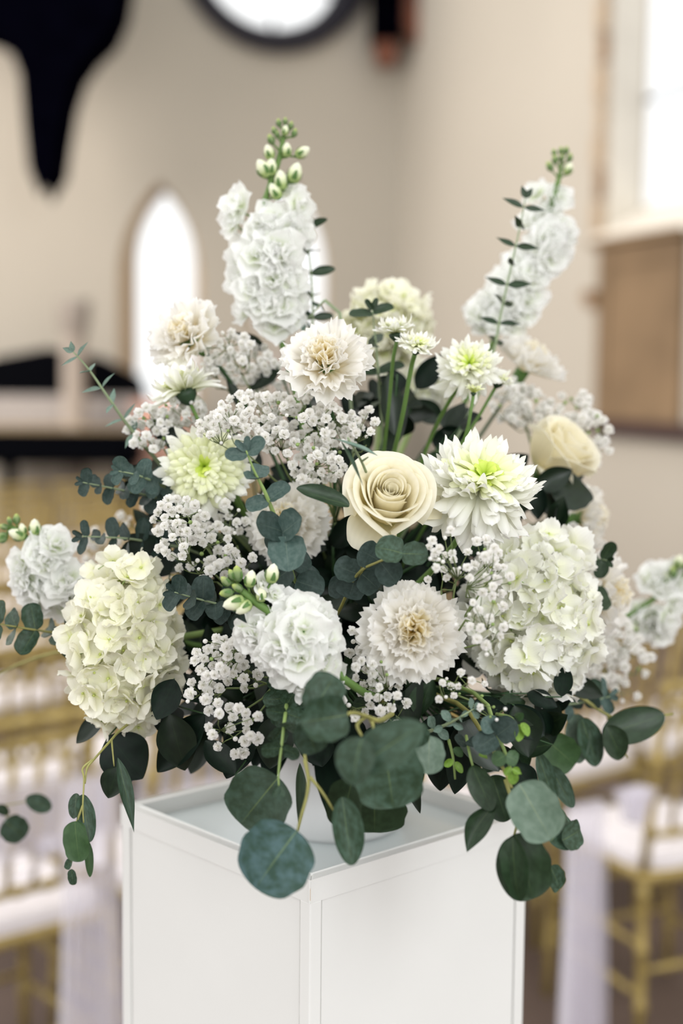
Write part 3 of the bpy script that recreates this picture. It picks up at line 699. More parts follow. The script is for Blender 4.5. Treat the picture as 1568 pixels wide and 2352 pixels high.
# note: negative curl bends towards the axis once tilted outwards
def mum(x, y, d, size, axis, label, n=150, inner=.16, mid=.5, tmax=112, tmin=2, via=None, stem='stem', name='chrysanthemum', squash=.55, cal='calyx_dk', droop=0, srad=.0026, jit=7, plen=1.0):
    rad = S(size, d)/2; ax = D(*axis); c = P(x, y, d)-ax*rad*.35; W = frame(c, ax, R.uniform(0, 6)); inv = W.inverted(); t = thing(name, W, label, 'flower')
    for i in range(n):
        f = (i+.5)/n; kind = 'in' if f < inner else 'mid' if f < mid else 'out'
        tilt = math.radians(tmin+(tmax-tmin)*f**.72+R.uniform(-jit, jit)); a = i*2.39996+R.uniform(-.12, .12)
        L = rad*(.36+.64*f**.62)*R.uniform(.92, 1.08)*plen
        if kind == 'in': L = rad*(.34+.5*f)
        if f > .86: L *= R.uniform(.95, 1.16); tilt += droop*R.random()
        m = Matrix.Rotation(a, 4, 'Z') @ Matrix.Translation((0, rad*.06*f, 0)) @ Matrix.Rotation(-tilt, 4, 'X') @ Matrix.Rotation(R.uniform(-.25, .25), 4, 'Z') @ Matrix.Diagonal((max(L, rad*.55), L, L, 1))
        lst = MP[kind]; put('petal', lst[R.randrange(len(lst))], t, m)
    mb = MB(); mb.lathe([(.0008, -rad*.42), (rad*.12, -rad*.36), (rad*.26, -rad*.2), (rad*.3, -rad*.06), (rad*.1, rad*.05), (0, rad*.06)], M[cal], 12); put('calyx', mb.mesh('calyx'), t)
    stem_to_vase(t, inv, c-ax*rad*.38, -ax, srad, stem, via=via)
    return t

# rose
def rose(x, y, d, size, axis, label, seed=5, outer=(), n=30, spin=0):
    r = random.Random(seed); rad = S(size, d)/2; ax = D(*axis); H_ = rad*1.55; c = P(x, y, d)-ax*H_*.62; W = frame(c, ax, spin); inv = W.inverted(); t = thing('rose', W, label, 'flower')
    for i in range(n):
        f = i/(n-1); a0 = i*2.39996+r.uniform(-.3, .3); r0 = rad*(.05+.80*f**.9)*(1+r.uniform(-.03, .03)); hw = 2.3-1.2*min(1, f*1.6)
        if f > .7: hw = 1.02
        top = H_*(.86+.20*math.sin(min(1, f*1.9)*PI/2)-.30*max(0, f-.45)+r.uniform(-.025, .025)); op = (f**2.2)*.08*rad; cu = (.03 if f < .3 else (f-.25)/.75*.17)*rad; ph = r.uniform(0, 30)
        mb = MB()
        def fn(u, v):
            s = (u-.5)*2; edge = 1-abs(s)**3.5*(.16+.22*f); th = a0+s*hw*(.55+.45*math.sin(PI*min(.5, .1+.5*v)))
            rp = r0*(.34+.66*math.sin(min(1, v*1.2)*PI/2)**.75)+op*v*v-(.10*r0*v*v if f < .5 else 0)
            q = max(0, (v-.76)/.24); rl = cu*(1-math.cos(q*PI*.62)); dz = cu*1.1*max(0, math.sin(q*PI*.9))*.35*(1 if f > .3 else 0)
            z = top*(v-.10*f*q*q)*edge+dz*.4+.025*rad*nz((s*1.6, ph, v))
            rp += rl+.07*rad*(abs(s)**2.2)*v*(.3+f)*(1 if i % 2 else -.4)+.05*rad*nz((s*1.3+ph, v*1.6, 3))*v
            return (rp*math.cos(th), rp*math.sin(th), z)
        mb.grid(fn, 16, 16, M['rose']); put('petal', mb.mesh('petal'), t)
    for (a0, tilt, L, w, curl) in outer:      # loose outer petals
        mb = MB(); Rm = Matrix.Rotation(a0, 4, 'Z')
        def fn(u, v):
            s = (u-.5)*2; th = s*w*.5; q = tilt*v; L_ = L*rad; rp = rad*.25+L_*math.sin(q)*v+rad*.45*math.sin(min(1, v*2)*PI/2)*(1-.2*v); z = H_*.12+L_*v*math.cos(q)*(1-abs(s)**3*.3)
            ww = w*rad*.5*math.sin(PI*(.18+.6*v))
            px_ = rp-curl*rad*max(0, abs(s)-.5)+.05*rad*nz((s*2, v*2, a0)); return Rm @ Vector((px_, s*ww, z))
        mb.grid(fn, 10, 12, M['rose']); put('petal', mb.mesh('petal'), t)
    mb = MB(); mb.lathe([(.001, -rad*.35), (rad*.14, -rad*.25), (rad*.17, -.05*rad), (rad*.4, .06*rad), (0, .1*rad)], M['calyx'], 12); put('calyx', mb.mesh('calyx'), t)
    stem_to_vase(t, inv, c-ax*rad*.32, -ax, .0028, 'stem_dk')
    return t

# hydrangea
def hyd_floret(seed, m, serr):
    r = random.Random(seed); mb = MB()
    for i in range(4):
        a = i*PI/2+r.uniform(-.12, .12); L = .5*r.uniform(.88, 1.1); ww = L*r.uniform(.95, 1.12); tl = math.radians(r.uniform(58, 84)); ph = r.uniform(0, 30)
        Rm = Matrix.Rotation(a, 4, 'Z') @ Matrix.Rotation(tl, 4, 'Y')
        def fn(u, v):
            s = (u-.5)*2; pw = ww*.5*(math.sin(PI*(.06+.80*v))**.75)*1.05
            z = L*v*(1-.10*s*s)+(serr*.035*math.sin(s*16+ph) if v > .99 else 0); sx = 1+(serr*.06*math.sin(v*24) if abs(s) > .95 else 0)
            return Rm @ Vector((.05*math.sin(v*3)*(1-s*s)-.06*v*v+.06*v*nz((s+ph, v*2, 0))+.035*v*math.sin(s*4+ph)+i*.004, s*pw*sx, z))
        mb.grid(fn, 8, 6, m)
    mb.lathe([(.0, .0), (.035, .02), (.03, .055), (0, .07)], M['bead'], 8); mb.tube([(0, 0, -.5), (0, 0, 0)], [.012, .018], M['stem_pale'], 5)
    return mb.mesh('floret')
def hydrangea(x, y, d, w, h, axis, label, mat='hyd', serr=0, n=120, fs=74, bump=(), dep=.7, seed=1):
    r = random.Random(seed); cc = P(x, y, d); t = None; W = Matrix.Translation(cc); inv = Matrix.Translation(-cc); t = thing('hydrangea', W, label, 'flower')
    FS = [hyd_floret(seed*10+k, M[mat], serr) for k in range(6)]; ax = D(*axis)
    rx, ry, rz = S(w, d)/2, S(h, d)/2, S((w+h)/2, d)/2*dep; Rc_ = CM.to_3x3(); k = 0
    fsz = S(fs, d); mb = MB()
    for i in range(n):
        zz = 1-2*(i+.5)/n; ph = i*2.39996; q = math.sqrt(1-zz*zz); v = Vector((q*math.cos(ph), q*math.sin(ph), zz))    # camera axes
        if v.z < -.55: continue
        lump = 1+.30*nz((v.x*2.2+seed*5, v.y*2.2, v.z*2.2)); pos = Rc_ @ Vector((v.x*(rx-fsz*.22)*lump, v.y*(ry-fsz*.22)*lump, v.z*(rz-fsz*.2)*lump))
        nr = Rc_ @ Vector((v.x/rx, v.y/ry, v.z/rz)); nr.normalize(); nr = (nr+Vector([r.gauss(0, .42) for _ in range(3)])).normalized(); pos *= r.choice((.84, .92, 1.0, 1.05))
        put('floret', FS[r.randrange(6)], t, inv @ frame(cc+pos, nr, r.uniform(0, 6), fsz*r.uniform(.82, 1.15)))
        if k % 3 == 0: mb.tube([pos*.9, pos*.5, -ax*rz*.3], [.0007, .0009, .0013], M['stem_pale'], 5)
        k += 1
    put('flower_stalk', mb.mesh('flower_stalk'), t)
    # soft inner mass of half hidden young sepals so nothing shows through
    st = MB()
    for i in range(90):
        v = Vector([r.gauss(0, 1) for _ in range(3)]).normalized();
        pos = Rc_ @ Vector((v.x*rx*.66, v.y*ry*.66, v.z*rz*.6)); F_ = frame(pos, (pos.normalized()+Vector([r.uniform(-.5, .5) for _ in range(3)])).normalized(), r.uniform(0, 6), fsz*.95)
        def fn(u, v_): s = (u-.5)*2; return F_ @ Vector((s*.5*math.cos((v_-.5)*2.2), (v_-.5)*math.sqrt(1-.5*s*s), .05*s*s))
        st.grid(fn, 3, 3, M[mat])
    o = put('inner_sepals', st.mesh('inner_sepals'), t); o['kind'] = 'stuff'
    stem_to_vase(t, inv, cc-ax*rz*.3, -ax, .0032, 'stem_pale', k=.08)
    return t

# baby's breath
def gyp_mesh(seed):
    r = random.Random(seed); mb = MB()
    for i in range(26):
        f = (i+.5)/26; a = i*2.39996+r.uniform(-.3, .3); tl = (6+112*f**.75)*PI/180+r.uniform(-.25, .25); L = .5*r.uniform(.78, 1.08); Rm = Matrix.Rotation(a, 4, 'Z') @ Matrix.Rotation(tl, 4, 'Y'); ph = r.uniform(0, 9)
        def fn(u, v): s = (u-.5)*2; return Rm @ Vector((.05*math.sin(s*3+ph)*v-.07*v*v, s*.17*(.35+.75*v)*(1 if v < .9 else .8), L*v*(1-.12*s*s+(.07*math.sin(s*9+ph) if v > .9 else 0))))
        mb.grid(fn, 3, 3, M['gyp'])
    mb.lathe([(.0, -.2), (.09, -.14), (.12, .0), (0, .05)], M['calyx'], 6)
    return mb.mesh('blossom')
GY = [gyp_mesh(k) for k in range(5)]
mb = MB(); mb.lathe([(0, -.5), (.2, -.42), (.36, -.1), (.42, .15), (.32, .4), (0, .5)], M['gyp'], 8); GB = mb.mesh('bud')
mb = MB(); mb.lathe([(0, -.5), (.2, -.42), (.34, -.1), (.36, .15), (.22, .4), (0, .5)], M['stem_pale'], 8); GBG = mb.mesh('bud')
def breath(regs, root, label, size=25, buds=.12, seed=1, ddep=.03, via=None):
    """regs: (cx,cy,rx,ry,depth,count)"""
    r = random.Random(seed); rt = P(*root); W = Matrix.Translation(rt); inv = Matrix.Translation(-rt); t = thing('gypsophila_sprig', W, label, 'flower')
    tw = MB(); nodes = []
    for cx, cy, rx, ry, dp, cnt in regs:
        pts = []; tries = 0
        while len(pts) < cnt and tries < cnt*60:
            tries += 1; a = r.uniform(0, 2*PI); q = math.sqrt(r.random()); x = cx+rx*q*math.cos(a); y = cy+ry*q*math.sin(a)
            if all((x-p[0])**2+(y-p[1])**2 > (size*(.62 if tries < cnt*25 else .45))**2 for p in pts): pts.append((x, y))
        hub = P(cx+(root[0]-cx)*.30, cy+(root[1]-cy)*.30, dp+.035); nn = max(2, cnt//7)
        mid = []
        for k in range(nn):
            p = pts[r.randrange(len(pts))]; mid.append(P(p[0]+(root[0]-p[0])*.12, p[1]+(root[1]-p[1])*.12+6, dp+.02+r.uniform(-.01, .01)))
            tw.tube([inv @ hub, inv @ (hub.lerp(mid[-1], .5)+Vector((r.uniform(-.004, .004), 0, -.003))), inv @ mid[-1]], [.0007, .0006, .0005], M['gyp_stem'], 4)
        tw.tube([inv @ rt, inv @ (rt.lerp(hub, .5)+Vector((0, 0, -.004))), inv @ hub], [.0010, .0009, .0008], M['gyp_stem'], 5)
        for x, y in pts:
            p = P(x, y, dp+r.uniform(-ddep, ddep)*.7); m = min(mid, key=lambda q: (q-p).length); s = S(size, dp)*r.uniform(.8, 1.12)
            dr = ((p-m).normalized()*.6+D(r.uniform(-.5, .5), r.uniform(-.3, .7), 1)).normalized()
            k = r.random()
            if k < buds: put('bud', GB if k < buds*.6 else GBG, t, inv @ frame(p, dr, 0, s*.5))
            else: put('blossom', GY[r.randrange(5)], t, inv @ frame(p, dr, r.uniform(0, 6), s*1.02))
            tw.tube([inv @ m, inv @ (m.lerp(p, .5)+Vector((r.uniform(-.002, .002), 0, r.uniform(-.002, .001)))), inv @ (p-dr*s*.1)], [.00045, .0004, .00035], M['gyp_stem'], 3)
    put('twigs', tw.mesh('twigs'), t)
    stem_to_vase(t, inv, rt, (V0-rt).normalized(), .0011, 'gyp_stem', k=.04)
    return t

# ================================================================== the arrangement
# --- roses
rose(895, 1138, 1.17, 188, (.12, .42, .9), 'large open cream rose at the centre of the arrangement', 5, outer=((.2, 1.25, .75, 1.5, .35), (2.2, 1.3, .9, 1.3, .3), (4.4, 1.9, 1.0, .95, .2)), spin=.4)
rose(1298, 1032, 1.42, 165, (.55, .55, .45), 'blurred cream rose on the right behind the big chrysanthemum', 9, outer=((1.0, 1.2, .8, 1.4, .3), (3.4, 1.6, .9, 1.2, .2)), n=22, spin=1.4)
# --- carnations
carnation(402, 750, 1.31, 172, (-.55, .45, .7), 'white carnation highest on the left against the bright lancet', 34, flat=.9)
carnation(742, 800, 1.22, 190, (-.1, .55, .8), 'cream white carnation just below the tall left stock stem', 40, flat=.95)
carnation(1232, 800, 1.48, 160, (.45, .75, .25), 'carnation seen from the side with green calyx, under right stock', 32, flat=.85)
carnation(655, 1190, 1.27, 165, (.05, .25, .95), 'cream carnation partly covered by round eucalyptus leaves', 38, flat=1.0)
carnation(955, 1448, 1.13, 205, (.05, .1, 1), 'large white carnation with yellow heart below the central rose', 46, flat=1.05)
carnation(1383, 1186, 1.48, 150, (.92, .1, .2), 'white carnation in profile at far right with pale green calyx', 32, flat=.9)
carnation(1432, 1358, 1.38, 175, (.85, .1, .5), 'white carnation facing right beside the right hydrangea', 34, flat=.95)
# --- chrysanthemums
mum(1118, 1068, 1.19, 300, (.16, .76, .62), 'big white chrysanthemum with lime green heart, right of the rose', n=230, tmax=116, inner=.11, mid=.36, jit=9, droop=.5)
mum(462, 1068, 1.26, 236, (-.12, .12, 1), 'pale yellow incurved chrysanthemum in the left of the arrangement', n=300, tmax=102, inner=.07, mid=.80, plen=.92, jit=4)
mum(410, 870, 1.31, 180, (-.42, .88, -.12), 'white spray chrysanthemum in side view under the left carnation', n=90, tmax=92, inner=.05, mid=.4, stem='stem', srad=.0018)
mum(905, 745, 1.28, 108, (-.15, .97, .2), 'small white chrysanthemum in profile on tall stem, left of its twin', n=80, tmax=72, inner=.05, mid=.3, srad=.0018, via=[(902, 830, 1.29), (893, 930, 1.31), (880, 1050, 1.34)])
mum(963, 780, 1.26, 104, (.25, .8, .5), 'small white chrysanthemum facing up on thick green stem', n=85, tmax=85, inner=.05, mid=.35, srad=.0021, via=[(943, 850, 1.28), (925, 950, 1.30), (900, 1060, 1.33)])
mum(1078, 822, 1.29, 168, (-.05, .5, .85), 'white chrysanthemum with drooping lower petals above the big one', n=120, tmax=112, inner=.07, mid=.3, droop=.6, srad=.002, via=[(1045, 900, 1.33), (1000, 980, 1.36), (960, 1080, 1.38)])
mum(1152, 862, 1.33, 90, (.35, .7, .3), 'small half-open chrysanthemum tucked beside the drooping one', n=60, tmax=75, inner=.05, mid=.4, srad=.0016)
mum(1088, 893, 1.28, 46, (.05, .9, .3), 'round closed chrysanthemum bud below the drooping flower', n=30, tmax=40, inner=.05, mid=.95, srad=.0016, plen=1.2)
# --- hydrangeas
hydrangea(285, 1484, 1.25, 268, 400, (-.5, .0, .8), 'large cream hydrangea head at lower left', 'hyd', .35, 165, 90, seed=3)
hydrangea(1222, 1415, 1.28, 300, 400, (.5, .1, .8), 'large pale hydrangea head with toothed petals at right', 'hyd2', 1.0, 160, 98, seed=5)
hydrangea(885, 745, 1.50, 215, 185, (.0, .8, .4), 'yellowish hydrangea head at the back behind small chrysanthemums', 'hyd', .3, 90, 66, seed=8)
hydrangea(965, 890, 1.58, 150, 120, (.0, .6, .6), 'blurred pale pinkish hydrangea deep behind the tall stems', 'hyd2', .3, 60, 60, seed=12)
# --- stocks
stock([(655, 283), (648, 330), (636, 380), (615, 440), (602, 490), (612, 600), (632, 700), (645, 780), (672, 880), (692, 960)],
      [(536, 472, 78, 0), (532, 512, 50, 0), (690, 478, 72, 0), (660, 430, 46, .003), (628, 500, 70, -.01), (668, 530, 66, -.01), (602, 528, 72, -.012), (640, 568, 84, -.02), (592, 585, 78, -.02), (555, 590, 74, 0), (700, 528, 60, 0), (545, 640, 66, .0), (625, 640, 80, -.022), (672, 640, 68, -.015), (580, 660, 70, -.018), (660, 590, 70, -.02), (562, 700, 72, -.005), (610, 700, 72, -.02), (648, 700, 78, -.02), (680, 690, 52, -.005), (635, 742, 66, -.015), (668, 726, 60, -.01), (585, 620, 70, .015), (650, 610, 70, .015), (640, 670, 70, .015), (620, 540, 60, .015)],
      [(655, 300, 26, 'w', .1, 1), (640, 282, 20, 'g', -.2, 1), (655, 278, 18, 'g', 0, 1), (668, 288, 20, 'g', .2, 1), (676, 305, 22, 'g', .3, 1), (630, 300, 20, 'g', -.4, .9), (622, 320, 26, 'g', -.4, .9), (636, 308, 18, 'g', 0, 1), (618, 350, 38, 'w', -.3, .9), (658, 345, 36, 'w', .1, 1), (694, 350, 40, 'w', .8, .5), (605, 388, 50, 'w', -.5, .8), (622, 385, 44, 'w', .1, .9), (677, 398, 52, 'w', .3, .9), (645, 415, 50, 'w', -.1, .9), (632, 440, 44, 'w', -.5, .8)],
      'tall white stock stem rising highest, left of centre', 1.38)
stock([(1290, 350), (1285, 400), (1272, 450), (1255, 510), (1228, 590), (1195, 660), (1160, 730), (1125, 800), (1090, 880)],
      [(1225, 440, 52, 0), (1285, 455, 52, 0), (1262, 480, 50, 0), (1235, 500, 60, 0), (1210, 505, 54, 0), (1295, 520, 52, 0), (1262, 545, 74, -.01), (1300, 550, 60, 0), (1240, 560, 66, -.01), (1272, 590, 72, -.01), (1215, 590, 56, 0), (1180, 600, 50, 0), (1225, 630, 70, -.01), (1190, 650, 66, -.01), (1150, 640, 46, 0), (1220, 680, 66, -.01), (1165, 690, 66, -.01), (1120, 690, 60, 0), (1200, 720, 62, -.01), (1095, 715, 56, 0), (1145, 735, 60, -.01), (1180, 745, 56, -.01), (1110, 745, 50, 0), (1240, 610, 60, .015), (1170, 670, 66, .015)],
      [(1272, 350, 18, 'g', -.2, 1), (1288, 346, 20, 'g', 0, 1), (1300, 345, 20, 'g', .1, 1), (1308, 362, 22, 'g', .3, 1), (1274, 366, 24, 'g', -.2, 1), (1290, 362, 18, 'g', -.2, 1), (1262, 382, 26, 'g', -.5, .9), (1305, 388, 32, 'w', .4, .9)],
      'white stock stem leaning to the right behind a thin eucalyptus sprig', 1.50)
stock([(8, 1206), (35, 1215), (65, 1240), (85, 1290), (120, 1335), (180, 1375), (260, 1420), (360, 1460)],
      [(108, 1240, 60, 0), (135, 1250, 66, -.005), (85, 1270, 62, -.01), (45, 1300, 60, 0), (60, 1330, 56, 0), (110, 1290, 64, -.012), (155, 1325, 80, -.01), (75, 1375, 70, 0), (105, 1390, 60, 0), (45, 1345, 50, 0), (130, 1350, 66, -.01), (165, 1365, 64, -.008), (90, 1335, 60, .01), (150, 1400, 54, .008), (125, 1290, 60, .01)],
      [(5, 1230, 24, 'g', -.9, -.2), (8, 1210, 22, 'g', -.9, .3), (22, 1196, 20, 'g', -.3, .9), (38, 1192, 26, 'g', .0, 1), (40, 1228, 44, 'w', -.7, .3), (80, 1212, 42, 'w', .0, 1), (52, 1216, 30, 'w', -.2, .9), (4, 1240, 26, 'g', -1, -.3)],
      'white stock stem reaching out past the left frame edge', 1.33)
stock([(520, 1330), (548, 1352), (590, 1385), (640, 1420), (690, 1470), (745, 1520), (790, 1560)],
      [(608, 1345, 52, 0), (632, 1362, 40, 0), (600, 1440, 76, 0), (640, 1450, 76, -.012), (690, 1400, 80, -.005), (735, 1410, 74, 0), (575, 1470, 64, 0), (700, 1450, 90, -.022), (750, 1460, 76, -.008), (640, 1500, 84, -.018), (690, 1510, 84, -.022), (740, 1520, 80, -.012), (610, 1520, 66, -.004), (655, 1545, 66, -.006), (700, 1560, 66, -.008), (760, 1545, 56, 0), (690, 1590, 50, -.002), (600, 1480, 60, .01), (720, 1480, 70, .01), (668, 1440, 60, -.018), (560, 1455, 50, .003)],
      [(545, 1318, 40, 'g', -.1, 1), (575, 1330, 44, 'w', .2, .9), (518, 1335, 30, 'g', -.6, .6), (545, 1350, 30, 'g', -.5, .3), (520, 1362, 34, 'g', -.9, -.1), (538, 1385, 56, 'w', -.7, -.2), (625, 1318, 50, 'w', .2, 1), (600, 1365, 40, 'w', .1, .9), (560, 1395, 46, 'w', -.4, -.3), (532, 1320, 28, 'g', -.4, .9)],
      'white stock lying towards the viewer above the largest leaves', 1.13, stem_r=.0034)
stock([(1590, 1300), (1560, 1330), (1520, 1360), (1480, 1390), (1430, 1420), (1380, 1440)],
      [(1498, 1325, 62, 0), (1520, 1345, 56, -.006), (1540, 1310, 50, 0), (1555, 1390, 50, 0), (1500, 1420, 60, 0), (1535, 1425, 64, -.004), (1480, 1440, 60, 0), (1520, 1460, 50, 0), (1560, 1350, 46, 0), (1470, 1405, 50, .01)],
      [(1558, 1290, 34, 'w', .3, .9), (1545, 1315, 30, 'g', -.1, 1), (1575, 1300, 30, 'g', .6, .8), (1530, 1330, 30, 'g', -.2, .9)],
      'blurred white stock stem leaning out past the right frame edge', 1.55)
# --- baby's breath
breath([(520, 800, 60, 42, 1.33, 22), (560, 830, 70, 50, 1.38, 30), (625, 870, 60, 55, 1.42, 24), (470, 850, 40, 25, 1.34, 8)], (640, 1000, 1.38), 'baby\'s breath cluster under the upper left carnation', 24, seed=1)
breath([(345, 985, 55, 50, 1.30, 26), (415, 950, 60, 30, 1.32, 20)], (440, 1120, 1.36), 'baby\'s breath cluster at the left edge above the yellow chrysanthemum', 24, seed=2)
breath([(590, 955, 100, 55, 1.24, 52), (500, 985, 45, 35, 1.23, 14), (640, 1010, 60, 35, 1.25, 16)], (700, 1150, 1.32), 'dense baby\'s breath band between the yellow chrysanthemum and the rose stems', 25, seed=3)
breath([(745, 990, 75, 60, 1.24, 40), (730, 1070, 60, 42, 1.24, 26), (830, 970, 35, 35, 1.24, 10), (700, 930, 60, 25, 1.26, 12)], (770, 1200, 1.32), 'baby\'s breath cluster just upper left of the central rose', 25, seed=4)
breath([(410, 1185, 65, 40, 1.22, 24), (400, 1240, 45, 40, 1.22, 12), (480, 1250, 70, 50, 1.24, 24), (520, 1190, 50, 40, 1.27, 12), (540, 1290, 50, 40, 1.24, 8), (455, 1310, 50, 25, 1.23, 7)], (600, 1400, 1.3), 'baby\'s breath below the yellow chrysanthemum, above the left hydrangea', 26, seed=5)
breath([(500, 1510, 62, 45, 1.17, 26), (470, 1590, 45, 45, 1.17, 12), (560, 1560, 40, 35, 1.18, 8), (530, 1660, 70, 40, 1.15, 12), (545, 1710, 60, 35, 1.15, 6)], (640, 1560, 1.24), 'baby\'s breath hanging against the dark between left hydrangea and front stock', 28, seed=6, buds=.08)
breath([(835, 1480, 40, 45, 1.17, 12), (850, 1560, 55, 45, 1.15, 20), (900, 1620, 60, 50, 1.14, 10), (800, 1640, 40, 40, 1.14, 6)], (860, 1600, 1.24), 'baby\'s breath under the front carnation beside the long round leaf', 26, seed=7, buds=.2)
breath([(1060, 1260, 90, 45, 1.12, 18), (1010, 1300, 45, 40, 1.12, 10), (1120, 1330, 60, 50, 1.11, 14), (1150, 1290, 45, 45, 1.11, 8), (1090, 1400, 70, 50, 1.10, 10), (1130, 1480, 60, 50, 1.10, 6)], (1020, 1480, 1.2), 'airy baby\'s breath spreading in front of the right hydrangea', 24, seed=8, buds=.28)
breath([(1070, 1570, 60, 40, 1.12, 6), (1110, 1630, 50, 40, 1.12, 5), (1010, 1590, 50, 40, 1.13, 6)], (1010, 1560, 1.2), 'few tiny baby\'s breath buds dangling below the right hydrangea', 20, seed=9, buds=.5)
breath([(1195, 930, 70, 45, 1.46, 34), (1180, 890, 40, 20, 1.46, 8), (1310, 945, 65, 45, 1.47, 24), (1365, 985, 35, 40, 1.47, 14), (1375, 1040, 25, 25, 1.47, 5)], (1250, 1120, 1.45), 'blurred baby\'s breath around the right hand rose', 24, seed=10, buds=.15)
breath([(1230, 1180, 70, 40, 1.44, 9), (1300, 1220, 55, 35, 1.44, 9)], (1220, 1280, 1.42), 'sparse baby\'s breath between right rose and right hydrangea', 22, seed=11, buds=.3)
breath([(1400, 1470, 70, 50, 1.48, 34), (1380, 1540, 60, 40, 1.48, 20), (1460, 1520, 45, 45, 1.5, 10), (1440, 1590, 30, 25, 1.48, 4)], (1280, 1520, 1.42), 'blurred baby\'s breath beyond the right hydrangea', 24, seed=12, buds=.15)
breath([(235, 1260, 45, 50, 1.52, 16), (320, 1190, 60, 40, 1.5, 12)], (420, 1330, 1.45), 'faint baby\'s breath behind the left eucalyptus sprigs', 22, seed=13, buds=.3)
# --- eucalyptus sprigs
sprig([(168, 808, 1.27), (205, 850, 1.28), (250, 915, 1.29), (300, 985, 1.31), (380, 1080, 1.34)], 'thin grey green eucalyptus sprig pointing up at far left', 'blue_lt', 'lance', (44, 58), 6, .30, t1=.66, srad=.0014)
sprig([(190, 1108, 1.27), (240, 1118, 1.28), (300, 1130, 1.29), (370, 1145, 1.31), (430, 1160, 1.33)], 'upper left eucalyptus sprig with coin leaves, lower of two overlapping', 'blue_dk', 'round', (34, 46), 9, .85, face=.8, t1=.9)
sprig([(272, 1082, 1.25), (310, 1090, 1.26), (350, 1105, 1.28), (400, 1130, 1.31)], 'short coin-leaf eucalyptus sprig beside the yellow chrysanthemum', 'blue', 'round', (38, 46), 7, .9, face=.9, t1=.95)
sprig([(188, 1232, 1.27), (240, 1234, 1.28), (300, 1238, 1.29), (360, 1248, 1.31), (430, 1260, 1.33)], 'left eucalyptus sprig with paired oval leaves above the hydrangea', 'blue_dk', 'round', (44, 66), 8, .62, face=.7, t1=.9, spread=1.2)
sprig([(-25, 1430, 1.26), (25, 1438, 1.27), (80, 1447, 1.28), (140, 1455, 1.29), (230, 1465, 1.31)], 'eucalyptus sprig with dark round leaves under the left stock', 'dollar', 'round', (60, 68), 5, .8, face=.8, stem='twig', t0=.08, t1=.74)
sprig([(565, 1035, 1.13), (585, 1085, 1.135), (608, 1130, 1.14), (630, 1185, 1.15), (640, 1215, 1.16)], 'upright blue green eucalyptus tip before the yellow chrysanthemum', 'blue', 'round', (58, 62), 3, .75, face=.9, t1=.6, stem='stem_pale', srad=.0016, to_vase=False)
branch([[(640, 1200, 1.15), (660, 1270, 1.15), (680, 1340, 1.17), (720, 1400, 1.22)]],
       [((648, 1222, 1.145), (592, 1198, 1.13), 84, (-.2, .5, .8), 'round', 'blue_dk', 0), ((648, 1225, 1.145), (692, 1188, 1.13), 80, (.2, .5, .8), 'round', 'blue', 3), ((655, 1232, 1.14), (662, 1300, 1.12), 92, (0, .5, .9), 'round', 'blue', 1), ((650, 1230, 1.15), (612, 1262, 1.15), 62, (-.3, .2, .9), 'round', 'blue_dk', 1),
        ((668, 1300, 1.15), (708, 1272, 1.15), 62, (.2, .2, .9), 'round', 'blue_dk', 0), ((668, 1305, 1.15), (628, 1335, 1.15), 70, (-.2, .2, .9), 'round', 'blue_dk', 3), ((680, 1335, 1.16), (740, 1352, 1.15), 70, (.3, .1, .9), 'round', 'blue_dk', 1), ((675, 1340, 1.165), (655, 1388, 1.16), 64, (-.1, .2, .9), 'round', 'blue_dk', 2), ((690, 1350, 1.17), (720, 1300, 1.17), 56, (.3, .1, .9), 'round', 'blue_dk', 0)],
       'eucalyptus stem with large round blue leaves at the centre left', stem='stem_pale', srad=.0018)
branch([[(925, 1270, 1.13), (870, 1290, 1.14), (820, 1320, 1.16), (780, 1400, 1.22)]],
       [((925, 1272, 1.125), (866, 1250, 1.12), 74, (-.1, .5, .9), 'round', 'dollar', 1), ((922, 1272, 1.125), (982, 1272, 1.12), 62, (.2, .3, .9), 'round', 'dollar', 0), ((872, 1290, 1.14), (915, 1340, 1.14), 68, (.1, .2, .9), 'round', 'blue_dk', 1), ((875, 1290, 1.15), (825, 1262, 1.15), 70, (-.4, .3, .7), 'round', 'blue_dk', 2),
        ((830, 1318, 1.16), (870, 1352, 1.16), 76, (0, .4, .8), 'round', 'blue_dk', 0), ((825, 1320, 1.165), (768, 1300, 1.165), 66, (0, .4, .8), 'round', 'blue_dk', 2), ((815, 1330, 1.17), (800, 1375, 1.17), 76, (-.2, .3, .8), 'round', 'blue_dk', 3), ((800, 1350, 1.18), (752, 1345, 1.18), 60, (-.2, .3, .8), 'round', 'blue_dk', 1)],
       'eucalyptus with dark round leaves directly below the central rose', stem='twig')
sprig([(400, 1360, 1.18), (440, 1372, 1.19), (490, 1385, 1.20), (540, 1400, 1.21), (600, 1430, 1.24)], 'dark coin-leaf eucalyptus between left hydrangea and front stock', 'blue_dk', 'round', (50, 58), 8, .9, face=.9, t1=.9)
sprig([(640, 1805, 1.085), (640, 1770, 1.09), (648, 1700, 1.10), (655, 1640, 1.12), (662, 1590, 1.17), (670, 1540, 1.2)], 'hanging eucalyptus stem with stacked coin leaves left of the long leaf', 'dollar', 'round', (48, 58), 7, .9, face=.9, t0=.2, t1=.92, stem='stem_pale', srad=.0014)
sprig([(700, 505, 1.40), (708, 570, 1.40), (715, 640, 1.40), (718, 720, 1.40), (712, 790, 1.40), (700, 880, 1.40)], 'slender eucalyptus sprig rising beside the tall left stock', 'dollar_dk', 'oval', (56, 62), 5, .42, face=1.2, t0=.06, t1=.6, stem='euc_stem', spread=1.5, twist=0)
sprig([(700, 740, 1.38), (735, 700, 1.38), (745, 690, 1.38)], 'thin frosted eucalyptus twig behind the centre carnation', 'blue_lt', 'lance', (44, 40), 2, .3, t0=.1, t1=.8, to_vase=True)
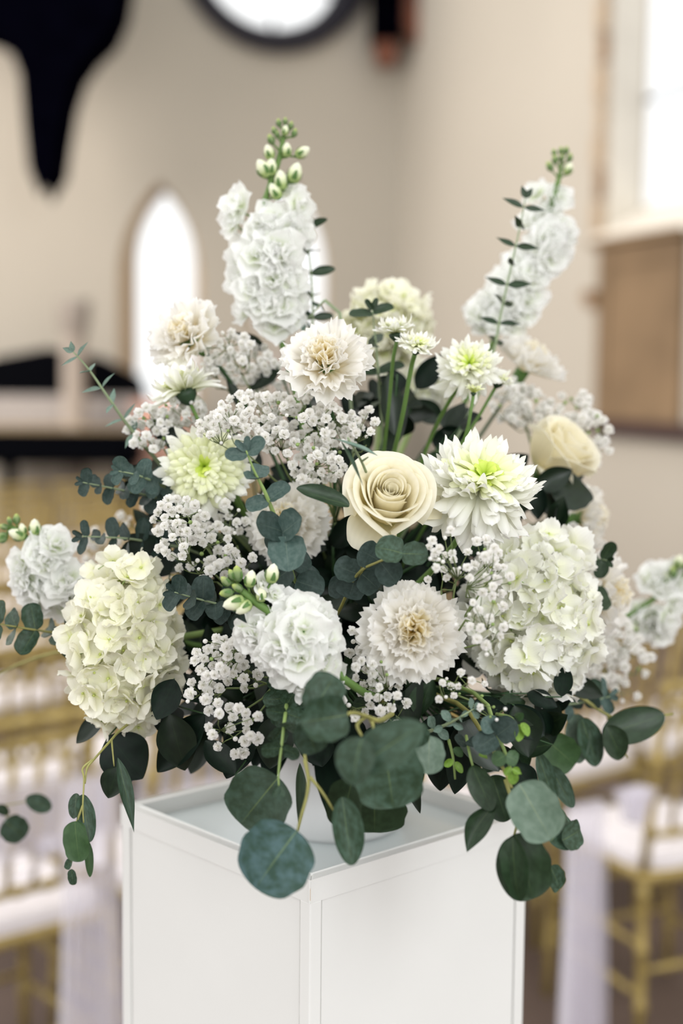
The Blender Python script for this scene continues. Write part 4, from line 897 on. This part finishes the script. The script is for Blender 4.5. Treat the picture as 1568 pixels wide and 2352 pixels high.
sprig([(1206, 455, 1.39), (1198, 500, 1.39), (1183, 570, 1.39), (1165, 650, 1.39), (1148, 730, 1.39), (1135, 800, 1.39), (1110, 880, 1.39)], 'slender eucalyptus sprig standing before the right stock stem', 'dollar_dk', 'lance', (50, 60), 8, .30, face=1.2, t0=.05, t1=.78, spread=1.6, twist=0)
sprig([(855, 712, 1.34), (862, 780, 1.35), (868, 850, 1.36), (875, 930, 1.38)], 'shaded eucalyptus sprig in front of the back hydrangea', 'dollar_dk', 'round', (50, 66), 4, .6, face=.3, t1=.95)
branch([[(798, 1005, 1.12), (830, 1060, 1.14), (850, 1110, 1.2)], [(845, 1050, 1.13), (830, 1060, 1.14)]],
       [((868, 1048, 1.12), (765, 1005, 1.12), 22, (.3, .9, .4), 'lance', 'blue_lt', 3), ((782, 1012, 1.12), (838, 1118, 1.11), 24, (.8, .3, .4), 'lance', 'dollar', 0)], 'two narrow grey leaves crossing in front of the central rose', stem='euc_stem')
branch([[(802, 1160, 1.18), (830, 1200, 1.22)]], [((802, 1162, 1.15), (680, 1122, 1.14), 50, (.1, .6, .8), 'oval', 'dollar_dk', 3)], 'single dark oval leaf at the left side of the central rose', vase=True)
sprig([(1395, 1288, 1.33), (1378, 1285, 1.34), (1345, 1290, 1.35), (1290, 1310, 1.37)], 'small dark green eucalyptus tip between right hydrangea and carnation', 'dollar_dk', 'round', (40, 56), 3, .85, face=.9, t0=.15, t1=.8)
branch([[(1380, 1385, 1.36), (1340, 1390, 1.38)]], [((1352, 1385, 1.33), (1408, 1365, 1.34), 60, (.1, .2, .9), 'round', 'dollar_dk', 1), ((1275, 1150, 1.38), (1345, 1105, 1.40), 110, (.0, .3, .9), 'round', 'fill2', 0), ((1250, 1180, 1.38), (1310, 1120, 1.40), 70, (.2, .3, .9), 'ovate', 'fill2', 1)], 'dark broad leaves under the right rose')
sprig([(1088, 1628, 1.12), (1060, 1645, 1.12), (1030, 1662, 1.13), (985, 1680, 1.15)], 'frosty small-leaved eucalyptus tip below the front carnation', 'blue_lt', 'spoon', (30, 42), 5, .55, face=.7, t1=.85, stem='euc_stem')
branch([[(1180, 1790, 1.10), (1160, 1730, 1.11), (1140, 1680, 1.13), (1120, 1620, 1.18)], [(1200, 1690, 1.11), (1175, 1650, 1.12), (1140, 1640, 1.14)], [(1095, 1790, 1.13), (1080, 1740, 1.13), (1070, 1690, 1.15)], [(1045, 1790, 1.14), (1040, 1740, 1.14), (1030, 1700, 1.16)]],
       [((1140, 1690, 1.11), (1180, 1660, 1.10), 66, (.2, .4, .9), 'round', 'blue_dk', 1), ((1138, 1692, 1.11), (1092, 1720, 1.10), 62, (-.2, .4, .9), 'round', 'blue_dk', 0), ((1135, 1680, 1.11), (1110, 1648, 1.11), 52, (0, .6, .7), 'oval', 'blue', 0), ((1162, 1735, 1.10), (1190, 1748, 1.10), 40, (.2, .3, .9), 'round', 'dollar_gr', 0), ((1160, 1735, 1.10), (1130, 1752, 1.10), 38, (-.2, .3, .9), 'oval', 'dollar_gr', 0),
        ((1175, 1765, 1.09), (1198, 1778, 1.09), 18, (.1, .3, .9), 'lance', 'tip'), ((1175, 1770, 1.09), (1178, 1802, 1.09), 26, (.1, .3, .9), 'oval', 'tip'), ((1172, 1762, 1.09), (1158, 1780, 1.09), 16, (.1, .3, .9), 'oval', 'tip'), ((1200, 1660, 1.11), (1212, 1690, 1.10), 22, (.2, .3, .8), 'oval', 'tip'), ((1195, 1665, 1.11), (1190, 1702, 1.10), 26, (.2, .3, .8), 'oval', 'tip'), ((1185, 1650, 1.11), (1200, 1640, 1.10), 22, (.2, .3, .8), 'oval', 'dollar_gr'),
        ((1098, 1770, 1.12), (1120, 1782, 1.12), 14, (.2, .3, .8), 'lance', 'tip'), ((1095, 1760, 1.12), (1075, 1775, 1.12), 16, (.2, .3, .8), 'oval', 'dollar_gr'), ((1100, 1730, 1.12), (1120, 1742, 1.11), 16, (.2, .3, .8), 'lance', 'tip'), ((1045, 1750, 1.13), (1060, 1775, 1.13), 18, (.2, .3, .8), 'oval', 'tip'), ((1040, 1745, 1.13), (1020, 1760, 1.13), 18, (.2, .3, .8), 'oval', 'tip'), ((1040, 1720, 1.13), (1066, 1735, 1.13), 22, (0, .5, .8), 'oval', 'dollar_gr'), ((1075, 1700, 1.14), (1100, 1715, 1.13), 34, (0, .5, .8), 'oval', 'blue_dk'), ((1070, 1705, 1.14), (1040, 1700, 1.13), 34, (0, .5, .8), 'oval', 'blue_dk')],
       'leafy eucalyptus shoot with lime green tips hanging over the plinth right of centre', stem='stem_pale', srad=.0018)
# --- silver dollar eucalyptus hanging over the plinth
branch([[(705, 1765, 1.08), (700, 1720, 1.09), (720, 1660, 1.12), (760, 1580, 1.2)], [(680, 1920, 1.06), (690, 1880, 1.06), (704, 1830, 1.07), (708, 1790, 1.075), (700, 1745, 1.08)], [(770, 1868, 1.07), (740, 1820, 1.07), (712, 1785, 1.075)]],
       [((682, 1908, 1.055), (580, 2040, 1.04), 184, (-.1, .25, 1), 'round', 'dollar_bl', 1), ((640, 1785, 1.11), (548, 1895, 1.11), 165, (-.1, .2, 1), 'round', 'dollar', 0), ((688, 1752, 1.15), (690, 1912, 1.13), 40, (.7, .1, .6), 'lance', 'dollar_dk', 0), ((785, 1830, 1.07), (808, 1988, 1.065), 74, (.2, .1, 1), 'oval', 'dollar', 3)],
       'silver dollar eucalyptus branch with the largest round leaf over the plinth corner', stem='twig', srad=.0020)
branch([[(795, 1640, 1.03), (815, 1638, 1.04), (840, 1645, 1.06), (870, 1655, 1.08), (900, 1640, 1.14)], [(830, 1690, 1.04), (820, 1665, 1.05), (838, 1646, 1.06)], [(858, 1688, 1.06), (856, 1665, 1.065), (850, 1650, 1.07)]],
       [((797, 1642, 1.03), (690, 1660, 1.01), 112, (.0, .1, 1), 'round', 'dollar', 3), ((715, 1640, 1.035), (770, 1548, 1.045), 100, (0, .1, 1), 'round', 'dollar', 0), ((700, 1655, 1.035), (728, 1735, 1.035), 84, (.1, .2, 1), 'round', 'dollar', 1),
        ((832, 1694, .98), (800, 1800, .97), 96, (-.3, .2, 1), 'oval', 'dollar', 1), ((820, 1762, .98), (970, 1660, .98), 108, (-.3, .3, 1), 'oval', 'dollar', 0),
        ((880, 1700, 1.06), (905, 1862, 1.06), 172, (.0, .2, 1), 'round', 'dollar', 0), ((810, 1790, 1.10), (772, 1920, 1.11), 96, (-.3, .2, .9), 'round', 'dollar_dk', 1), ((860, 1800, 1.12), (860, 1920, 1.13), 160, (.0, .1, .9), 'round', 'dollar_dk', 0), ((985, 1690, 1.09), (985, 1778, 1.08), 78, (.2, .2, 1), 'round', 'dollar_lt', 0), ((948, 1660, 1.07), (968, 1720, 1.07), 60, (.1, .2, 1), 'round', 'dollar', 1)],
       'silver dollar eucalyptus with overlapping broad leaves at the front centre', stem='twig', srad=.0022)
branch([[(1175, 1810, 1.09), (1160, 1775, 1.10), (1130, 1720, 1.13), (1080, 1640, 1.2)], [(1180, 1920, 1.10), (1186, 1890, 1.10), (1178, 1850, 1.095), (1160, 1790, 1.10)]],
       [((1192, 1800, 1.07), (1268, 1930, 1.06), 126, (.0, .25, 1), 'round', 'dollar_lt', 0), ((1262, 1935, 1.10), (1320, 1868, 1.12), 96, (.2, .1, 1), 'round', 'dollar', 1), ((1290, 1930, 1.10), (1340, 1905, 1.12), 70, (.2, .1, 1), 'round', 'dollar', 0),
        ((1182, 1915, 1.08), (1230, 2070, 1.08), 128, (.2, .1, 1), 'round', 'dollar_dk', 0), ((1178, 1922, 1.075), (1180, 2080, 1.07), 80, (-.5, .1, .9), 'oval', 'dollar_dk', 1), ((1262, 1990, 1.10), (1290, 2045, 1.11), 52, (.4, .1, .9), 'round', 'dollar', 0),
        ((1140, 1845, 1.10), (1075, 1960, 1.09), 56, (-.1, .2, 1), 'sickle', 'dollar_dk', 3), ((1085, 1760, 1.10), (1128, 1858, 1.10), 62, (-.2, .2, .9), 'oval', 'dollar_dk', 2), ((1130, 1780, 1.12), (1165, 1890, 1.12), 84, (.1, .1, .9), 'oval', 'dollar_dk', 0), ((1175, 1755, 1.13), (1238, 1830, 1.14), 66, (.3, .1, .8), 'ovate', 'fill', 0)],
       'silver dollar eucalyptus hanging past the right corner of the plinth', stem='twig', srad=.002)
branch([[(1545, 1640, 1.36), (1440, 1655, 1.35), (1390, 1640, 1.35), (1330, 1600, 1.35), (1240, 1560, 1.36)], [(1440, 1740, 1.36), (1405, 1680, 1.35), (1395, 1642, 1.35)]],
       [((1382, 1690, 1.34), (1530, 1640, 1.35), 82, (.1, .3, 1), 'oval', 'dollar_dk', 0), ((1392, 1668, 1.33), (1436, 1748, 1.33), 62, (.2, .1, 1), 'oval', 'dollar_dk', 1), ((1335, 1650, 1.33), (1375, 1762, 1.34), 64, (.3, .1, 1), 'oval', 'dollar', 0), ((1325, 1640, 1.34), (1330, 1750, 1.34), 60, (-.3, .1, 1), 'oval', 'dollar_lt', 2), ((1255, 1700, 1.30), (1325, 1760, 1.31), 88, (0, .2, 1), 'round', 'dollar_gr', 0),
        ((1235, 1730, 1.28), (1275, 1850, 1.29), 46, (.3, .1, 1), 'oval', 'dollar', 0), ((1262, 1760, 1.29), (1312, 1852, 1.30), 46, (.3, .1, 1), 'oval', 'dollar', 2), ((1355, 1560, 1.4), (1400, 1620, 1.4), 40, (.2, .2, 1), 'oval', 'dollar', 0)],
       'dark green eucalyptus branch reaching out at lower right', stem='twig', srad=.002)
sprig([(1400, 1600, 1.37), (1350, 1612, 1.36), (1290, 1618, 1.34), (1230, 1610, 1.33)], 'glossy blue coin-leaf sprig under the right hydrangea', 'blue', 'round', (46, 52), 4, .7, face=.5, t0=.1, t1=.85)
branch([[(195, 1800, 1.16), (200, 1765, 1.165), (215, 1745, 1.17), (255, 1700, 1.19), (278, 1676, 1.22), (350, 1620, 1.28)], [(192, 1890, 1.15), (190, 1850, 1.155), (193, 1790, 1.16), (190, 1765, 1.165), (213, 1745, 1.17)], [(164, 1980, 1.14), (160, 1950, 1.145), (172, 1900, 1.15), (190, 1850, 1.155)], [(262, 1760, 1.18), (258, 1720, 1.185), (256, 1700, 1.19)]],
       [((188, 1825, 1.16), (208, 1935, 1.15), 44, (.4, .1, 1), 'oval', 'dollar', 0), ((175, 1822, 1.165), (172, 1880, 1.16), 34, (-.3, .1, 1), 'oval', 'dollar', 2), ((172, 1886, 1.14), (180, 1982, 1.135), 64, (-.1, .2, 1), 'round', 'dollar_gr', 0), ((200, 1930, 1.15), (208, 2016, 1.15), 22, (.5, .1, .8), 'oval', 'dollar_gr', 0), ((164, 1996, 1.14), (168, 2036, 1.14), 22, (0, .2, 1), 'round', 'dollar', 1), ((162, 1972, 1.14), (152, 1998, 1.14), 18, (0, .2, 1), 'round', 'dollar', 0),
        ((270, 1740, 1.17), (314, 1918, 1.16), 34, (.5, .2, .8), 'lance', 'dollar', 1), ((272, 1760, 1.22), (246, 1836, 1.22), 60, (0, .2, 1), 'ovate', 'fill2', 0)],
       'eucalyptus twig with small leaves dangling below the left hydrangea', stem='twig', srad=.0013)
branch([[(60, 1905, 1.52), (20, 1880, 1.53), (-60, 1780, 1.52), (-60, 1600, 1.5), (120, 1500, 1.47), (350, 1500, 1.44)], [(70, 1840, 1.52), (10, 1850, 1.53), (-10, 1855, 1.53)]],
       [((118, 1858, 1.5), (58, 1832, 1.5), 42, (0, .3, 1), 'oval', 'dollar', 0), ((10, 1885, 1.5), (58, 1925, 1.5), 68, (0, .3, 1), 'round', 'dollar', 1), ((-5, 1850, 1.5), (20, 1872, 1.5), 24, (0, .3, 1), 'oval', 'dollar_dk', 1)],
       'blurred eucalyptus end with two leaves at the far left edge', stem='twig', srad=.0013)
# dark broad leaves of the skirt and the heart
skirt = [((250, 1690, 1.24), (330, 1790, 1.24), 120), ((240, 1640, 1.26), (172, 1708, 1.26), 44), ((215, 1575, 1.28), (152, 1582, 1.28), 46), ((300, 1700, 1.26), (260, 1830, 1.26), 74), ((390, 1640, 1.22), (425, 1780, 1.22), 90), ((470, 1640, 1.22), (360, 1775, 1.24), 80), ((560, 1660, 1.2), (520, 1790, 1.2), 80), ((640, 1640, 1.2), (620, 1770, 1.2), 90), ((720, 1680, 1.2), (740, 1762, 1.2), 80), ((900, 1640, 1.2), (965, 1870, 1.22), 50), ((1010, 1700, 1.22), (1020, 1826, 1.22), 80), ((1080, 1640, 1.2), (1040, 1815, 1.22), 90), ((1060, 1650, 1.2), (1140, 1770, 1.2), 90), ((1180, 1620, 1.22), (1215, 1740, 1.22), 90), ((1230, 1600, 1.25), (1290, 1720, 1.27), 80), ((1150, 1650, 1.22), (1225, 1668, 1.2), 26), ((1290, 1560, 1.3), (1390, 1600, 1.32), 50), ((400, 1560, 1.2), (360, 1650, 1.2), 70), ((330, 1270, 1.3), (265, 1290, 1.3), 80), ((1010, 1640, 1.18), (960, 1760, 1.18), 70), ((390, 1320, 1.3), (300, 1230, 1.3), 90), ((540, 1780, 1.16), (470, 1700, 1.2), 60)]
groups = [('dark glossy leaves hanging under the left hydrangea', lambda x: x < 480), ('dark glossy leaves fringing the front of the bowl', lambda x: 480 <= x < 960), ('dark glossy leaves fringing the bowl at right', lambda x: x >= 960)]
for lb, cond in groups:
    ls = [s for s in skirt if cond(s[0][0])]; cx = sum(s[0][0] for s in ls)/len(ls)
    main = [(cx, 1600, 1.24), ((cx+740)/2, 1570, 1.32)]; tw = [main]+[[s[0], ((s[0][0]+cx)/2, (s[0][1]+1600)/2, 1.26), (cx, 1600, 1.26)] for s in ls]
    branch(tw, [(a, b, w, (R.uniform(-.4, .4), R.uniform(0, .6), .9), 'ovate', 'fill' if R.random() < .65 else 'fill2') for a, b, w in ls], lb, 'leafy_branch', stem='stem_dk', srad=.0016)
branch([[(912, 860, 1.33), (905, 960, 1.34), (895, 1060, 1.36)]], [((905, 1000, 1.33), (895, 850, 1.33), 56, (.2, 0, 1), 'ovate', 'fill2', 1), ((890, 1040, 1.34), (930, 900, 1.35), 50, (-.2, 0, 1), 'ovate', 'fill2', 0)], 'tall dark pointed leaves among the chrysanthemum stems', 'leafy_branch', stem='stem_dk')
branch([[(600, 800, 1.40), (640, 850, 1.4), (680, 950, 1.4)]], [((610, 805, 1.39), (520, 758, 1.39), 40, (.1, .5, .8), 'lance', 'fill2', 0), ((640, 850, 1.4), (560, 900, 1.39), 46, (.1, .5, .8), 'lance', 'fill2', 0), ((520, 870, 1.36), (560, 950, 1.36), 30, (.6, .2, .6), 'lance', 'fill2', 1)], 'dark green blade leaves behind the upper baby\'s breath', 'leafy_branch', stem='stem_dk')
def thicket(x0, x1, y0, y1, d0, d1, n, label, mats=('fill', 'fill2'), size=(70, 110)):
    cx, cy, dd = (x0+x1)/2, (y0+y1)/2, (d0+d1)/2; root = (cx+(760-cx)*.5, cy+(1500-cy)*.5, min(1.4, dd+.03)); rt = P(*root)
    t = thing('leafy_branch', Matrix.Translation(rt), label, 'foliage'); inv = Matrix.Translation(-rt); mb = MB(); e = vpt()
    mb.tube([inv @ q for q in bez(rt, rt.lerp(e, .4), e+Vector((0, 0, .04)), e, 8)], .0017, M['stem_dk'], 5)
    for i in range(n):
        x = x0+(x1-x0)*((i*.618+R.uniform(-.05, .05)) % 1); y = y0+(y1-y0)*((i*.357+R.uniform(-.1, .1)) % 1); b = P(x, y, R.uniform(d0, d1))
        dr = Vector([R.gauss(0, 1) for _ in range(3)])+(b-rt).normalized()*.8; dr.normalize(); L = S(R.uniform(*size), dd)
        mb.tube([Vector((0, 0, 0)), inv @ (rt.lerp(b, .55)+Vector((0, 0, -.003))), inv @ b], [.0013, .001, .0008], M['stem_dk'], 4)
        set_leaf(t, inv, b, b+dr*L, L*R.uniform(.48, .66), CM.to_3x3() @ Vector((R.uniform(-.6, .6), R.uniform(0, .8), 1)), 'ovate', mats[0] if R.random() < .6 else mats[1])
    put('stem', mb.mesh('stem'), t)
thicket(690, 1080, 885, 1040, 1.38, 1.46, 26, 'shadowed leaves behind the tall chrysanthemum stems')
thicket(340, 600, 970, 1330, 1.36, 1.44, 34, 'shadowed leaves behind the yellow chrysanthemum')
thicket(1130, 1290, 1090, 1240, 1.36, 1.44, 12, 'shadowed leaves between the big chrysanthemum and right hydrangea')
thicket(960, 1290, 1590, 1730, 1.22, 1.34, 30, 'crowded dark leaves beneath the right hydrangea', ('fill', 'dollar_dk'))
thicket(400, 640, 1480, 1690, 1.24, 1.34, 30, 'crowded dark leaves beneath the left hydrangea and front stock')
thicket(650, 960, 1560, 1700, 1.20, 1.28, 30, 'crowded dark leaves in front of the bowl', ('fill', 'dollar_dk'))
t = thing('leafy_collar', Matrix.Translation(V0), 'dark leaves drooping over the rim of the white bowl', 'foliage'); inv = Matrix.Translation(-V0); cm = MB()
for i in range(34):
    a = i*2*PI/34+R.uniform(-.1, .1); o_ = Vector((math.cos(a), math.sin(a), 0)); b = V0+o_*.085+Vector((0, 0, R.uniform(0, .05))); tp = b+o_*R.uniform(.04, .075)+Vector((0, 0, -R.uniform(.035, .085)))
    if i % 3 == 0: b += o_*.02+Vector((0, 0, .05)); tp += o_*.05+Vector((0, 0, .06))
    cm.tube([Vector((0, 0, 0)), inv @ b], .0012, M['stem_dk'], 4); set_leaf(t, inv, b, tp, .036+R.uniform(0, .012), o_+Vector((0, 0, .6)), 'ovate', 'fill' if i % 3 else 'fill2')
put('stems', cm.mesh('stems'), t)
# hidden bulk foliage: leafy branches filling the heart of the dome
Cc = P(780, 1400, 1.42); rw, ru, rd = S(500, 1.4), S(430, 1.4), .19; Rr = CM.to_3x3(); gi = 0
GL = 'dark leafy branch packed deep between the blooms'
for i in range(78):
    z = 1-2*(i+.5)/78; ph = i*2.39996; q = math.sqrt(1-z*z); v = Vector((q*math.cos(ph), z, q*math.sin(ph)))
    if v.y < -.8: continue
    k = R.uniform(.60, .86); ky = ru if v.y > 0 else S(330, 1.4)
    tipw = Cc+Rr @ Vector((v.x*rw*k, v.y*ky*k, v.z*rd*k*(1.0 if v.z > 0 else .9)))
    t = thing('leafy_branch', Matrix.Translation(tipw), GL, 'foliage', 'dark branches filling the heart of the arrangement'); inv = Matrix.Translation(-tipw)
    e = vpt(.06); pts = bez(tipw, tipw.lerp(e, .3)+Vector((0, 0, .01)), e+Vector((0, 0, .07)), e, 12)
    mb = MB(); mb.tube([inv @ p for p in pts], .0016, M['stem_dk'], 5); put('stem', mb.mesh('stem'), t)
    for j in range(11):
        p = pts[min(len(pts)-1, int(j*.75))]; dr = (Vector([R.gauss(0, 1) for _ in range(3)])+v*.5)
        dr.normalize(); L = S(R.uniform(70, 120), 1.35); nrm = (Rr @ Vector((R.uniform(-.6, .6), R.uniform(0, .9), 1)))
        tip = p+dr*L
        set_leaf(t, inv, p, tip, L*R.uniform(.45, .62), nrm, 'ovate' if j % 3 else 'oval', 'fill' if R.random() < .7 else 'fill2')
